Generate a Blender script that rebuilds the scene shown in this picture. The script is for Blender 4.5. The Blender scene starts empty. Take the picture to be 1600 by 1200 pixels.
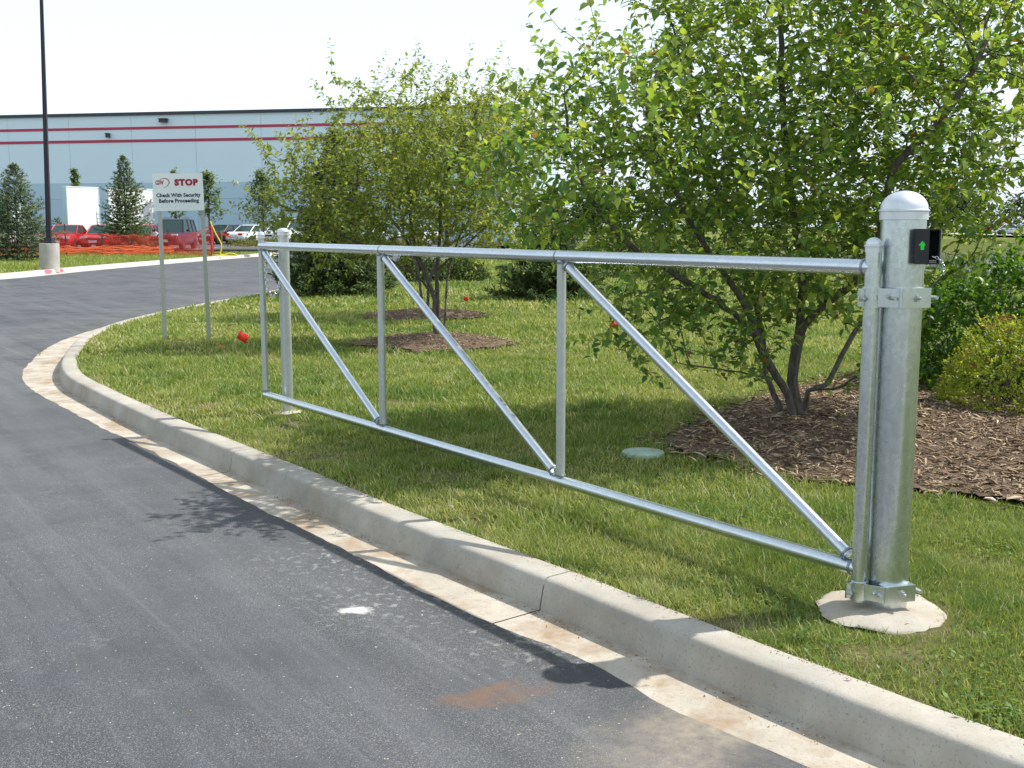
import bpy, bmesh, math, random
import numpy as np
from mathutils import Vector, Matrix
C = bpy.context.scene
COL = C.collection
PI = math.pi
rng = np.random.default_rng(7)
random.seed(7)

# ------------------------------------------------------------------ camera
F_PX, CAM_H, HOR = 1750.0, 1.68, 352.0
PITCH = math.atan((600 - HOR) / F_PX)
cam = bpy.data.cameras.new('camera'); cam.sensor_width = 36; cam.lens = 36 * F_PX / 1600
cam.clip_end = 3000; cam.clip_start = 0.05
camo = bpy.data.objects.new('camera', cam); COL.objects.link(camo)
camo.location = (0, 0, CAM_H); camo.rotation_euler = (PI / 2 - PITCH, 0, 0)
C.camera = camo

# ------------------------------------------------------------------ light
SUN = Vector((1.14, 0.31, 1.52)).normalized()
ELEV = math.asin(SUN.z); AZ = math.atan2(SUN.x, SUN.y)
W = bpy.data.worlds.new('World'); C.world = W; W.use_nodes = True
wt = W.node_tree; bg = wt.nodes['Background']
sky = wt.nodes.new('ShaderNodeTexSky'); sky.sky_type = 'NISHITA'; sky.sun_disc = False
sky.sun_elevation = ELEV; sky.sun_rotation = AZ
sky.air_density = 1.0; sky.dust_density = 1.5; sky.ozone_density = 1.0; sky.altitude = 200
# hazy summer sky: bright milky haze low down, thinning upwards to the blue
geo = wt.nodes.new('ShaderNodeNewGeometry'); sp_ = wt.nodes.new('ShaderNodeSeparateXYZ'); wt.links.new(geo.outputs['Incoming'], sp_.inputs[0])
ab = wt.nodes.new('ShaderNodeMath'); ab.operation = 'ABSOLUTE'; wt.links.new(sp_.outputs[2], ab.inputs[0])
hr = wt.nodes.new('ShaderNodeValToRGB'); wt.links.new(ab.outputs[0], hr.inputs[0]); hr.color_ramp.elements[0].color = (.95, .95, .95, 1); hr.color_ramp.elements[1].position = .9; hr.color_ramp.elements[1].color = (.42, .42, .42, 1)
hm = wt.nodes.new('ShaderNodeMix'); hm.data_type = 'RGBA'; wt.links.new(hr.outputs[0], hm.inputs[0]); wt.links.new(sky.outputs[0], hm.inputs[6]); hm.inputs[7].default_value = (6.7, 7.6, 8.2, 1)
wt.links.new(hm.outputs[2], bg.inputs[0]); bg.inputs[1].default_value = 0.12
sl = bpy.data.lights.new('sun', 'SUN'); sl.energy = 4.3; sl.angle = math.radians(0.55); sl.color = (1.0, 0.955, 0.88)
so = bpy.data.objects.new('sun', sl); COL.objects.link(so)
so.rotation_euler = SUN.to_track_quat('Z', 'Y').to_euler(); so.location = (20, 5, 30)
C.view_settings.view_transform = 'Standard'; C.view_settings.look = 'None'
C.view_settings.exposure = 0.42; C.view_settings.gamma = 1; C.view_settings.use_curve_mapping = False

# ------------------------------------------------------------------ measuring helper (photo point -> place)
def un(x, y, z=0.0, d=None):
    r = np.array([(x - 800) / F_PX, 1.0, -(y - 600) / F_PX]); c, s = math.cos(PITCH), math.sin(PITCH)
    w = np.array([r[0], r[1] * c + r[2] * s, -r[1] * s + r[2] * c])
    t = d / w[1] if d is not None else (z - CAM_H) / w[2]
    return np.array([0, 0, CAM_H]) + w * t

# ------------------------------------------------------------------ object helpers
def tag(o, label=None, cat=None, group=None, kind=None):
    if label: o['label'] = label
    if cat: o['category'] = cat
    if group: o['group'] = group
    if kind: o['kind'] = kind
    return o
def thing(name, label, cat, loc=(0, 0, 0), rz=0.0, group=None):
    o = bpy.data.objects.new(name, None); COL.objects.link(o)
    o.location = loc; o.rotation_euler = (0, 0, rz); o.empty_display_size = .1
    return tag(o, label, cat, group)
def link(name, me, parent=None, mat=None):
    o = bpy.data.objects.new(name, me); COL.objects.link(o)
    if mat is not None and not me.materials: me.materials.append(mat)
    if parent is not None: o.parent = parent
    return o
class MB:
    """collects shapes, builds one mesh"""
    def __init__(s): s.v = []; s.f = []; s.n = 0
    def add(s, v, f):
        v = [tuple(p) for p in v]; s.v += v; s.f += [tuple(i + s.n for i in q) for q in f]; s.n += len(v); return s
    def box(s, c, d, rz=0.0, taper=1.0, M=None):
        x, y, z = d[0] / 2, d[1] / 2, d[2] / 2
        P = [(-x, -y, -z), (x, -y, -z), (x, y, -z), (-x, y, -z), (-x * taper, -y * taper, z), (x * taper, -y * taper, z), (x * taper, y * taper, z), (-x * taper, y * taper, z)]
        R = M if M is not None else Matrix.Rotation(rz, 3, 'Z')
        P = [R @ Vector(p) + Vector(c) for p in P]
        return s.add(P, [(0, 3, 2, 1), (4, 5, 6, 7), (0, 1, 5, 4), (1, 2, 6, 5), (2, 3, 7, 6), (3, 0, 4, 7)])
    def tube(s, pts, r, n=8, cap=True):
        pts = [Vector(p) for p in pts]; k = len(pts)
        rr = r if hasattr(r, '__len__') else [r] * k
        V = []; prev = None
        for i, p in enumerate(pts):
            t = (pts[min(i + 1, k - 1)] - pts[max(i - 1, 0)])
            t = t.normalized() if t.length > 1e-9 else Vector((0, 0, 1))
            if prev is None:
                a = Vector((0, 0, 1)) if abs(t.z) < .9 else Vector((1, 0, 0)); u = t.cross(a).normalized()
            else:
                u = (prev - t * prev.dot(t)); u = u.normalized() if u.length > 1e-6 else t.orthogonal().normalized()
            prev = u; w = t.cross(u)
            for j in range(n):
                a = 2 * PI * j / n; V.append(p + (u * math.cos(a) + w * math.sin(a)) * rr[i])
        Fc = [(i * n + j, i * n + (j + 1) % n, (i + 1) * n + (j + 1) % n, (i + 1) * n + j) for i in range(k - 1) for j in range(n)]
        if cap: Fc += [tuple(range(n - 1, -1, -1)), tuple((k - 1) * n + j for j in range(n))]
        return s.add(V, Fc)
    def lathe(s, prof, n=32, c=(0, 0, 0), M=None):
        V = []
        for (r, z) in prof:
            for j in range(n):
                a = 2 * PI * j / n; p = Vector((r * math.cos(a), r * math.sin(a), z))
                V.append((M @ p if M is not None else p) + Vector(c))
        k = len(prof)
        Fc = [(i * n + j, i * n + (j + 1) % n, (i + 1) * n + (j + 1) % n, (i + 1) * n + j) for i in range(k - 1) for j in range(n)]
        Fc += [tuple(range(n - 1, -1, -1)), tuple((k - 1) * n + j for j in range(n))]
        return s.add(V, Fc)
    def prism(s, poly, axis_vec, origin=(0, 0, 0), X=(1, 0, 0), Z=(0, 0, 1)):
        X = Vector(X); Z = Vector(Z); o = Vector(origin); a = Vector(axis_vec); n = len(poly)
        A = [o + X * p[0] + Z * p[1] for p in poly]; B = [p + a for p in A]
        return s.add(A + B, [tuple(range(n)), tuple(range(2 * n - 1, n - 1, -1))] + [(i, i + n, (i + 1) % n + n, (i + 1) % n) for i in range(n)])
    def mesh(s, name, smooth=False, bevel=0, angle=None):
        me = bpy.data.meshes.new(name); me.from_pydata(s.v, [], s.f)
        bm = bmesh.new(); bm.from_mesh(me)
        bmesh.ops.recalc_face_normals(bm, faces=bm.faces)
        if bevel: bmesh.ops.bevel(bm, geom=[e for e in bm.edges if len(e.link_faces) == 2 and e.calc_face_angle(0) > .5], offset=bevel, segments=2, affect='EDGES', clamp_overlap=True)
        if smooth:
            for f in bm.faces: f.smooth = True
            for e in bm.edges:
                if len(e.link_faces) == 2 and e.calc_face_angle(0) > (angle or .7): e.smooth = False
        bm.to_mesh(me); bm.free(); return me
    def build(s, name, mat, parent=None, smooth=False, bevel=0, angle=None):
        return link(name, s.mesh(name, smooth, bevel, angle), parent, mat)

def np_mesh(name, V, F, attrs=None, smooth=False):
    """V (n,3); F list of (array of faces (m,k))"""
    me = bpy.data.meshes.new(name)
    V = np.asarray(V, np.float32); me.vertices.add(len(V)); me.vertices.foreach_set('co', V.ravel())
    loops = np.concatenate([f.ravel() for f in F]).astype(np.int32)
    tot = np.concatenate([np.full(len(f), f.shape[1]) for f in F]).astype(np.int32)
    start = np.concatenate([[0], np.cumsum(tot)[:-1]]).astype(np.int32)
    me.loops.add(len(loops)); me.loops.foreach_set('vertex_index', loops)
    me.polygons.add(len(tot)); me.polygons.foreach_set('loop_start', start); me.polygons.foreach_set('loop_total', tot)
    if smooth: me.polygons.foreach_set('use_smooth', np.ones(len(tot), bool))
    me.update(calc_edges=True)
    for k, a in (attrs or {}).items():
        at = me.attributes.new(k, 'FLOAT', 'POINT'); at.data.foreach_set('value', np.asarray(a, np.float32))
    return me
def scatter(tv, tf, M, P, tint):
    """copies of a template: tv (k,3), tf list of faces, M (n,3,3) columns = axes * scale, P (n,3)"""
    tv = np.asarray(tv, float); k = len(tv); n = len(P)
    V = np.einsum('nij,kj->nki', M, tv) + P[:, None, :]
    base = (np.arange(n) * k)[:, None]
    by = {}
    for f in tf: by.setdefault(len(f), []).append(f)
    F = [(base[:, :, None] + np.asarray(fs)[None]).reshape(-1, L) for L, fs in by.items()]
    return V.reshape(-1, 3), F, np.repeat(tint, k)
def frames(d, up, s):
    """rows n: local y along d, z near up"""
    d = d / (np.linalg.norm(d, axis=1, keepdims=True) + 1e-9)
    x = np.cross(d, up); x /= (np.linalg.norm(x, axis=1, keepdims=True) + 1e-9)
    z = np.cross(x, d)
    s = np.asarray(s).reshape(-1, 1, 1)
    return np.stack([x, d, z], axis=2) * s

def vnoise(x, y, seed=0):
    x = np.asarray(x, float); y = np.asarray(y, float)
    xi = np.floor(x).astype(int); yi = np.floor(y).astype(int); fx = x - xi; fy = y - yi
    fx = fx * fx * (3 - 2 * fx); fy = fy * fy * (3 - 2 * fy)
    def h(a, b):
        n = (a * 374761393 + b * 668265263 + seed * 974711) & 0x7fffffff
        n = ((n ^ (n >> 13)) * 1274126177) & 0x7fffffff
        return ((n ^ (n >> 16)) & 0xffff) / 65535.0
    return (h(xi, yi) * (1 - fx) + h(xi + 1, yi) * fx) * (1 - fy) + (h(xi, yi + 1) * (1 - fx) + h(xi + 1, yi + 1) * fx) * fy
def fbm(x, y, seed=0, o=3):
    r = 0; a = .5; t = 0
    for i in range(o): r = r + a * vnoise(x * 2 ** i, y * 2 ** i, seed + i); t += a; a *= .5
    return r / t
def sstep(a, b, x): t = np.clip((x - a) / (b - a), 0, 1); return t * t * (3 - 2 * t)

# ------------------------------------------------------------------ materials
MATS = {}
class NT:
    def __init__(s, name):
        s.m = bpy.data.materials.new(name); s.m.use_nodes = True; s.t = s.m.node_tree
        s.b = s.t.nodes['Principled BSDF']; s.out = s.t.nodes['Material Output']; MATS[name] = s.m
    def n(s, typ, **kw):
        nd = s.t.nodes.new('ShaderNode' + typ)
        for k, v in kw.items():
            if k.startswith('i_'):
                key = k[2:].replace('_', ' ')
                s.set(nd.inputs[int(key)] if key.isdigit() else nd.inputs[key], v)
            else: setattr(nd, k, v)
        return nd
    def set(s, sock, v):
        if isinstance(v, bpy.types.NodeSocket): s.t.links.new(v, sock)
        elif isinstance(v, (tuple, list)) and len(v) == 3 and sock.type == 'RGBA': sock.default_value = (*v, 1)
        else: sock.default_value = v
    def P(s, **kw):
        for k, v in kw.items(): s.set(s.b.inputs[k.replace('_', ' ')], v)
        return s
    def pos(s): return s.n('NewGeometry').outputs['Position']
    def obj(s): return s.n('TexCoord').outputs['Object']
    def noise(s, scale, detail=3, rough=.5, vec=None, dist=0):
        nd = s.n('TexNoise', i_Scale=scale, i_Detail=detail, i_Roughness=rough, i_Distortion=dist)
        s.set(nd.inputs['Vector'], vec if vec is not None else s.pos()); return nd.outputs['Fac']
    def ramp(s, fac, stops):
        nd = s.n('ValToRGB'); s.set(nd.inputs[0], fac); e = nd.color_ramp.elements
        while len(e) < len(stops): e.new(.5)
        for el, (p, c) in zip(e, stops): el.position = p; el.color = (*c, 1) if not isinstance(c, (int, float)) else (c, c, c, 1)
        return nd.outputs[0]
    def mix(s, fac, a, b, mode='MIX'):
        nd = s.n('Mix', data_type='RGBA', blend_type=mode); s.set(nd.inputs[0], fac); s.set(nd.inputs[6], a); s.set(nd.inputs[7], b); return nd.outputs[2]
    def math(s, op, a, b=0.0, c=None, clamp=False):
        nd = s.n('Math', operation=op, use_clamp=clamp); s.set(nd.inputs[0], a); s.set(nd.inputs[1], b)
        if c is not None: s.set(nd.inputs[2], c)
        return nd.outputs[0]
    def scaled(s, vec, sc, rz=0.0):
        nd = s.n('Mapping'); s.set(nd.inputs['Vector'], vec); nd.inputs['Scale'].default_value = sc; nd.inputs['Rotation'].default_value = (0, 0, rz); return nd.outputs[0]
    def bump(s, h, strength=.3, dist=.01):
        nd = s.n('Bump', i_Strength=strength, i_Distance=dist); s.set(nd.inputs['Height'], h); s.set(s.b.inputs['Normal'], nd.outputs[0]); return s
    def attr(s, name): return s.n('Attribute', attribute_name=name).outputs['Fac']
    def spot(s, c, r, stretch=(1, 1), rz=0.0, wob=.5, wscale=6):
        """soft blot round a ground point"""
        p = s.pos(); sub = s.n('VectorMath', operation='SUBTRACT'); s.set(sub.inputs[0], p); sub.inputs[1].default_value = (c[0], c[1], 0)
        rot = s.n('VectorRotate', rotation_type='Z_AXIS'); s.set(rot.inputs['Vector'], sub.outputs[0]); rot.inputs['Angle'].default_value = rz
        mp = s.scaled(rot.outputs[0], (1 / (r * stretch[0]), 1 / (r * stretch[1]), 0))
        ln = s.n('VectorMath', operation='LENGTH'); s.set(ln.inputs[0], mp)
        nz = s.noise(wscale, 4, .65)
        d = s.math('ADD', ln.outputs['Value'], s.math('MULTIPLY', s.math('SUBTRACT', nz, .5), wob * 4))
        return s.math('SUBTRACT', 1.0, d, clamp=True)
def flat(name, col, rough=.5, metal=0.0, spec=.5, var=.12, scale=4, bump=0.0, **kw):
    t = NT(name)
    n = t.noise(scale, 4, .6, t.obj())
    c = t.ramp(n, [(.25, tuple(x * (1 - var) for x in col)), (.75, tuple(min(1, x * (1 + var)) for x in col))])
    t.P(Base_Color=c, Roughness=rough, Metallic=metal); t.b.inputs['Specular IOR Level'].default_value = spec
    if bump: t.bump(t.noise(scale * 12, 4, .6, t.obj()), bump, .005)
    return t.m

# asphalt
t = NT('asphalt')
p = t.pos()
fine = t.noise(260, 2, .7); agg = t.n('TexVoronoi', i_Scale=150.0); t.set(agg.inputs['Vector'], p)
base = t.ramp(t.noise(.5, 5, .6), [(.3, (.036, .039, .045)), (.7, (.066, .070, .078))])
streak = t.noise(1.0, 5, .65, t.scaled(t.scaled(p, (1, 1, 1), math.radians(-33)), (3.2, .18, 1)))
base = t.mix(t.ramp(streak, [(.45, 0), (.75, .5)]), base, (.115, .122, .135))
speck = t.ramp(fine, [(.52, 0), (.68, 1)])
speckmask = t.ramp(t.noise(1.1, 4, .6), [(.34, .25), (.62, 1)])
tyre = t.noise(1.0, 4, .6, t.scaled(t.scaled(p, (1, 1, 1), math.radians(-35)), (7.0, .10, 1)))
base = t.mix(t.ramp(tyre, [(.55, 0), (.68, .55)]), base, (.028, .03, .036))
base = t.mix(t.ramp(tyre, [(.28, .45), (.42, 0)]), base, (.15, .155, .165))
base = t.mix(t.math('MULTIPLY', speck, speckmask), base, (.27, .265, .26))
base = t.mix(t.ramp(agg.outputs['Distance'], [(.0, .35), (.35, 0)]), base, (.02, .02, .022))
tiny = t.ramp(t.noise(60, 1, .5), [(.765, 0), (.79, 1)])
base = t.mix(tiny, base, (.42, .38, .33))
# dust near the gutter on the near side, dried splashes, rust stain
dust = t.math('MULTIPLY', t.spot(un(1120, 1135)[:2], .42, (.8, 2.0), rz=.72, wob=.35, wscale=3), 1.0)
base = t.mix(t.math('MULTIPLY', dust, t.ramp(t.noise(18, 5, .7), [(.3, .25), (.65, .75)])), base, (.36, .31, .24))
for q, r_, st in (((700, 905), .26, .9), ((560, 870), .45, .8), ((640, 945), .5, .55), ((840, 1010), .34, .6)):
    m_ = t.math('MULTIPLY', t.spot(un(*q)[:2], r_, (1.4, 1), wob=.3), t.ramp(t.noise(22, 5, .62), [(.55, 0), (.63, 1)]))
    base = t.mix(t.math('MULTIPLY', m_, st), base, (.34, .35, .34))
w1 = t.spot(un(556, 957)[:2], .06, (1.5, .9), wob=.5, wscale=28)
base = t.mix(t.math('MULTIPLY', w1, 1.6, clamp=True), base, (.55, .54, .52))
scuff = t.math('MULTIPLY', t.ramp(t.noise(4, 6, .75), [(.6, 0), (.7, 1)]), t.ramp(t.noise(.9, 2, .5), [(.5, 0), (.65, .5)]))
base = t.mix(scuff, base, (.24, .235, .225))
for q, r_, st in (((785, 1090), .15, 1.0), ((745, 1092), .12, .8)):
    rs = t.math('MULTIPLY', t.spot(un(*q)[:2], r_, (1.5, .8), rz=-.5, wob=.55, wscale=11), t.ramp(t.noise(35, 5, .7), [(.3, .5), (.6, 1.5)]), clamp=True)
    base = t.mix(t.math('MULTIPLY', rs, .55), base, (.15, .085, .05))
# faint mat seams and a transverse crack
dd = t.n('VectorRotate', rotation_type='Z_AXIS'); t.set(dd.inputs['Vector'], p); dd.inputs['Angle'].default_value = math.radians(-36)
sep = t.n('SeparateXYZ'); t.set(sep.inputs[0], dd.outputs[0])
wob_ = t.math('MULTIPLY', t.math('SUBTRACT', t.noise(1.2, 4, .6), .5), .06)
for off, wd, st in ((-2.35, .012, .5), (-3.1, .014, .45), (-3.62, .012, .5), (-6.0, .02, .5)):
    l = t.math('ABSOLUTE', t.math('ADD', t.math('SUBTRACT', sep.outputs[0], off), wob_))
    base = t.mix(t.math('MULTIPLY', t.math('SUBTRACT', 1.0, t.math('DIVIDE', l, wd), clamp=True), st), base, (.025, .025, .028))
t.P(Base_Color=base, Roughness=t.ramp(t.noise(2.5, 3), [(.3, .62), (.7, .82)])); t.b.inputs['Specular IOR Level'].default_value = .45
t.bump(t.math('ADD', t.noise(240, 2, .7), t.math('MULTIPLY', agg.outputs['Distance'], .8)), .35, .004)

# concrete family
def concrete(name, lo, hi, stain=.5, warm=(.36, .27, .17)):
    t = NT(name); p = t.pos()
    base = t.ramp(t.noise(2.2, 5, .62), [(.3, lo), (.7, hi)])
    pit = t.ramp(t.noise(85, 3, .65), [(.30, .55), (.42, 0)])
    base = t.mix(pit, base, tuple(x * .45 for x in lo))
    st = t.math('MULTIPLY', t.ramp(t.noise(3.1, 6, .7), [(.46, 0), (.64, 1)]), stain)
    base = t.mix(st, base, warm)
    sm = t.ramp(t.noise(14, 4, .7), [(.66, 0), (.76, .55)])
    base = t.mix(sm, base, (.16, .13, .10))
    t.P(Base_Color=base, Roughness=.88); t.b.inputs['Specular IOR Level'].default_value = .25
    br = t.noise(1, 2, .5, t.scaled(p, (60, 60, 260)))
    t.bump(t.math('ADD', t.noise(130, 4, .7), br), .3, .004); return t.m
concrete('kerb_concrete', (.31, .29, .25), (.48, .455, .40), .4, (.33, .27, .20))
concrete('gutter_concrete', (.37, .33, .27), (.55, .50, .42), .85, (.30, .21, .13))
concrete('footing_concrete', (.36, .335, .28), (.52, .485, .42), .6, (.38, .30, .22))
concrete('pale_concrete', (.46, .45, .41), (.58, .57, .53), .15)
concrete('pier_concrete', (.33, .32, .28), (.47, .46, .42), .3, (.27, .25, .20))

t = NT('soil'); p = t.pos()
g = t.ramp(t.noise(1.3, 4, .6), [(.3, (.10, .135, .025)), (.55, (.13, .155, .03)), (.72, (.19, .165, .065))])
g = t.mix(t.ramp(t.noise(26, 5, .7), [(.35, .75), (.6, 0)]), g, (.05, .062, .014))
bare = t.attr('bare'); g = t.mix(bare, g, t.ramp(t.noise(40, 4, .7), [(.3, (.15, .105, .062)), (.7, (.34, .27, .19))]))
t.P(Base_Color=g, Roughness=.95); t.b.inputs['Specular IOR Level'].default_value = .1
t.bump(t.noise(55, 5, .75), .8, .03)
t = NT('far_grass')
g = t.ramp(t.noise(.12, 5, .6), [(.3, (.18, .22, .06)), (.7, (.29, .30, .11))])
g = t.mix(t.ramp(t.noise(1.6, 5, .7), [(.4, .5), (.65, 0)]), g, (.07, .095, .022))
t.P(Base_Color=g, Roughness=1.0); t.b.inputs['Specular IOR Level'].default_value = 0; t.bump(t.noise(6, 5, .8), .9, .1)

def leafmat(name, stops, trans=.35, rough=.42, spec=.45):
    t = NT(name); a = t.attr('tint'); c = t.ramp(a, stops)
    c = t.mix(t.math('MULTIPLY', t.noise(30, 2, .5), .3), c, tuple(x * .6 for x in stops[0][1]))
    t.P(Base_Color=c, Roughness=rough); t.b.inputs['Specular IOR Level'].default_value = spec
    tr = t.n('BsdfTranslucent'); t.set(tr.inputs[0], t.mix(.5, c, t.mix(1.0, c, (1.9, 1.75, .35), 'MULTIPLY')))
    mx = t.n('MixShader'); mx.inputs[0].default_value = trans; t.t.links.new(t.b.outputs[0], mx.inputs[1]); t.t.links.new(tr.outputs[0], mx.inputs[2])
    t.t.links.new(mx.outputs[0], t.out.inputs[0]); return t.m
leafmat('crab_leaf', [(0, (.07, .18, .06)), (.3, (.16, .28, .06)), (.65, (.30, .40, .075)), (.93, (.46, .54, .12)), (1, (.25, .13, .05))], .55)
leafmat('crab_leaf_small', [(0, (.11, .18, .055)), (.3, (.22, .29, .06)), (.7, (.36, .41, .085)), (.95, (.42, .49, .13)), (1, (.25, .15, .05))], .45)
leafmat('shrub_leaf', [(0, (.05, .12, .02)), (.5, (.09, .21, .025)), (1, (.19, .31, .04))], .4)
leafmat('spirea_leaf', [(0, (.18, .27, .03)), (.5, (.34, .42, .05)), (.85, (.48, .52, .09)), (1, (.50, .30, .09))], .45)
leafmat('spirea_flower', [(0, (.20, .085, .045)), (1, (.42, .20, .12))], .1, .8, .1)
leafmat('spruce_needle', [(0, (.045, .080, .022)), (.6, (.10, .155, .045)), (1, (.22, .28, .09))], .08, .7, .2)
leafmat('blue_spruce_needle', [(0, (.07, .105, .05)), (.6, (.15, .205, .11)), (1, (.28, .34, .20))], .08, .7, .2)
leafmat('locust_leaf', [(0, (.09, .15, .03)), (1, (.20, .27, .07))], .4)
leafmat('far_leaf', [(0, (.04, .07, .025)), (1, (.10, .14, .05))], .25, .8, .1)
leafmat('hedge_leaf', [(0, (.10, .12, .04)), (.7, (.17, .2, .08)), (1, (.32, .22, .16))], .3, .8, .1)
leafmat('grass_blade', [(0, (.12, .215, .05)), (.4, (.275, .345, .085)), (.7, (.42, .44, .15)), (.86, (.54, .50, .27)), (1, (.70, .63, .43))], .35, .55, .25)
leafmat('weed_leaf', [(0, (.09, .2, .02)), (1, (.18, .32, .04))], .4)

t = NT('bark'); c = t.ramp(t.noise(1, 5, .65, t.scaled(t.pos(), (30, 30, 9))), [(.3, (.045, .038, .032)), (.7, (.15, .13, .11))])
t.P(Base_Color=c, Roughness=.9); t.bump(t.noise(1, 4, .7, t.scaled(t.pos(), (60, 60, 20))), .6, .01)
t = NT('mulch'); c = t.ramp(t.noise(38, 5, .75), [(.3, (.07, .043, .03)), (.5, (.19, .125, .08)), (.72, (.36, .25, .17))])
t.P(Base_Color=c, Roughness=.95); t.bump(t.noise(45, 5, .8), 1.0, .03)
t = NT('bark_chip'); c = t.ramp(t.attr('tint'), [(0, (.08, .058, .038)), (.3, (.23, .16, .10)), (.65, (.42, .31, .20)), (.92, (.58, .48, .37)), (1, (.78, .71, .62))])
t.P(Base_Color=c, Roughness=.9); t.b.inputs['Specular IOR Level'].default_value = .2

def galv(name, c0, c1, rough, metal=.88, streaks=True):
    t = NT(name); o = t.obj()
    v = t.n('TexVoronoi', i_Scale=70.0); t.set(v.inputs['Vector'], t.scaled(o, (1, 1, .8)))
    sp = t.ramp(v.outputs['Color'], [(.2, 0), (.8, 1)])
    c = t.mix(t.math('MULTIPLY', sp, .5), c0, c1)
    st = t.noise(1, 4, .6, t.scaled(o, (26, 26, 1.1)))
    c = t.mix(t.ramp(st, [(.5, 0), (.75, .35)]), c, tuple(x * .72 for x in c0))
    sc = t.ramp(t.noise(5.5, 6, .8, None, 1.2), [(.675, 0), (.70, .55)])
    c = t.mix(sc, c, (.22, .25, .28))
    t.P(Base_Color=c, Metallic=metal, Roughness=t.math('ADD', rough - .05, t.math('MULTIPLY', t.noise(9, 4, .6, o), .14)))
    return t.m
galv('galvanised_post', (.56, .61, .63), (.76, .82, .84), .25, .95)
galv('galvanised_pipe', (.60, .65, .70), (.72, .78, .82), .26, .95)
galv('galvanised_dull', (.50, .53, .51), (.60, .63, .60), .48, .8)
galv('cast_aluminium', (.70, .73, .76), (.76, .79, .82), .42, .7)
flat('dark_weld', (.28, .31, .34), .4, .9, var=.25, scale=40)
flat('black_plastic', (.012, .012, .013), .4)
flat('black_inside', (.006, .006, .006), .8)
t = NT('fluorescent_green'); t.P(Base_Color=(.02, .72, .06), Roughness=.5)
flat('flag_red', (.78, .035, .015), .45, var=.08)
flat('flag_orange', (.75, .14, .03), .5)
flat('paper_tan', (.66, .58, .38), .8)
flat('lid_green', (.34, .45, .37), .7, bump=.3)
flat('sign_white', (.84, .90, .91), .4, var=.03)
flat('sign_red', (.36, .008, .04), .5, var=.02)
flat('sign_ink', (.045, .055, .09), .5, var=.02)
flat('pole_bronze', (.022, .018, .03), .35, .3)
flat('net_loose', (.88, .16, .05), .6, var=.2)
flat('net_orange', (.86, .065, .05), .6, var=.15)
flat('tape_yellow', (.75, .62, .03), .5)
flat('wood', (.42, .28, .15), .8)
flat('wall_upper', (.70, .84, .90), .7, var=.025, scale=.15)
flat('wall_lower', (.47, .63, .72), .7, var=.03, scale=.15)
flat('wall_base', (.45, .61, .70), .7, var=.03, scale=.15)
flat('stripe_red', (.46, .035, .09), .6, var=.03)
flat('coping_dark', (.035, .04, .055), .5)
flat('fixture_dark', (.03, .03, .035), .5)
flat('white_panel', (.88, .88, .87), .7, var=.02)
flat('green_paint', (.02, .17, .07), .6)
flat('rail_grey', (.45, .58, .60), .5)
flat('car_red', (.50, .012, .025), .25, .1, var=.03)
flat('car_dark', (.085, .025, .06), .25, .3, var=.05)
flat('car_maroon', (.07, .012, .022), .25, .2, var=.05)
flat('car_silver', (.52, .56, .60), .3, .5, var=.03)
flat('car_white', (.75, .77, .78), .3, .1, var=.03)
flat('car_blue', (.16, .24, .36), .3, .4, var=.03)
flat('car_black', (.02, .02, .022), .25, .2, var=.03)
t = NT('car_glass'); t.P(Base_Color=(.03, .06, .06), Roughness=.08); t.b.inputs['Specular IOR Level'].default_value = .5
flat('tyre', (.02, .02, .02), .8)
flat('rim', (.45, .46, .47), .35, .8)
flat('lamp_clear', (.7, .72, .72), .15)
flat('tail_red', (.5, .02, .02), .25)
flat('plate', (.65, .66, .68), .5)
flat('trim_black', (.02, .02, .02), .6)
flat('paint_mark', (.75, .12, .16), .8, var=.3, scale=30)
t = NT('pond_water'); t.P(Base_Color=(.045, .06, .04), Roughness=.07); t.b.inputs['Specular IOR Level'].default_value = .6
t.bump(t.noise(3, 3, .6, t.scaled(t.pos(), (1, 2.5, 1))), .12, .02)
M = MATS

# ================================================================== GROUND
def cr(pts, step):
    """dense smooth line through points"""
    P = np.array(pts, float); P = np.vstack([2 * P[0] - P[1], P, 2 * P[-1] - P[-2]]); out = []
    for i in range(1, len(P) - 2):
        L = np.linalg.norm(P[i + 1] - P[i]); n = max(2, int(L / step)); t = np.linspace(0, 1, n, endpoint=False)[:, None]
        a, b, c, d = P[i - 1], P[i], P[i + 1], P[i + 2]
        out.append(.5 * ((2 * b) + (-a + c) * t + (2 * a - 5 * b + 4 * c - d) * t ** 2 + (-a + 3 * b - 3 * c + d) * t ** 3))
    out.append(P[-2:-1]); return np.vstack(out)
def normals(L):
    T = np.gradient(L, axis=0); T /= np.linalg.norm(T, axis=1, keepdims=True); return np.stack([T[:, 1], -T[:, 0]], 1)
FRONT = cr([(13, -13), (8, -6), (4.6, -1.2), (3.0, 1.0), (1.9, 2.5), (1.12, 3.46), (.62, 4.12), (.15, 4.74), (-.68, 5.81), (-1.39, 6.82), (-1.90, 7.52), (-2.83, 8.8), (-4.05, 10.6), (-4.55, 11.4), (-5.02, 12.4), (-5.5, 13.8),
            (-5.95, 15.4), (-6.25, 17.2), (-6.33, 19.2), (-6.15, 22), (-5.8, 25.5), (-5.4, 30), (-4.6, 37), (-3.2, 50), (-1, 70), (4, 98), (12, 130)], .12)
NR = normals(FRONT)            # points away from the road (to the lawn)
KT = .155
BACK = FRONT + NR * KT
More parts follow.
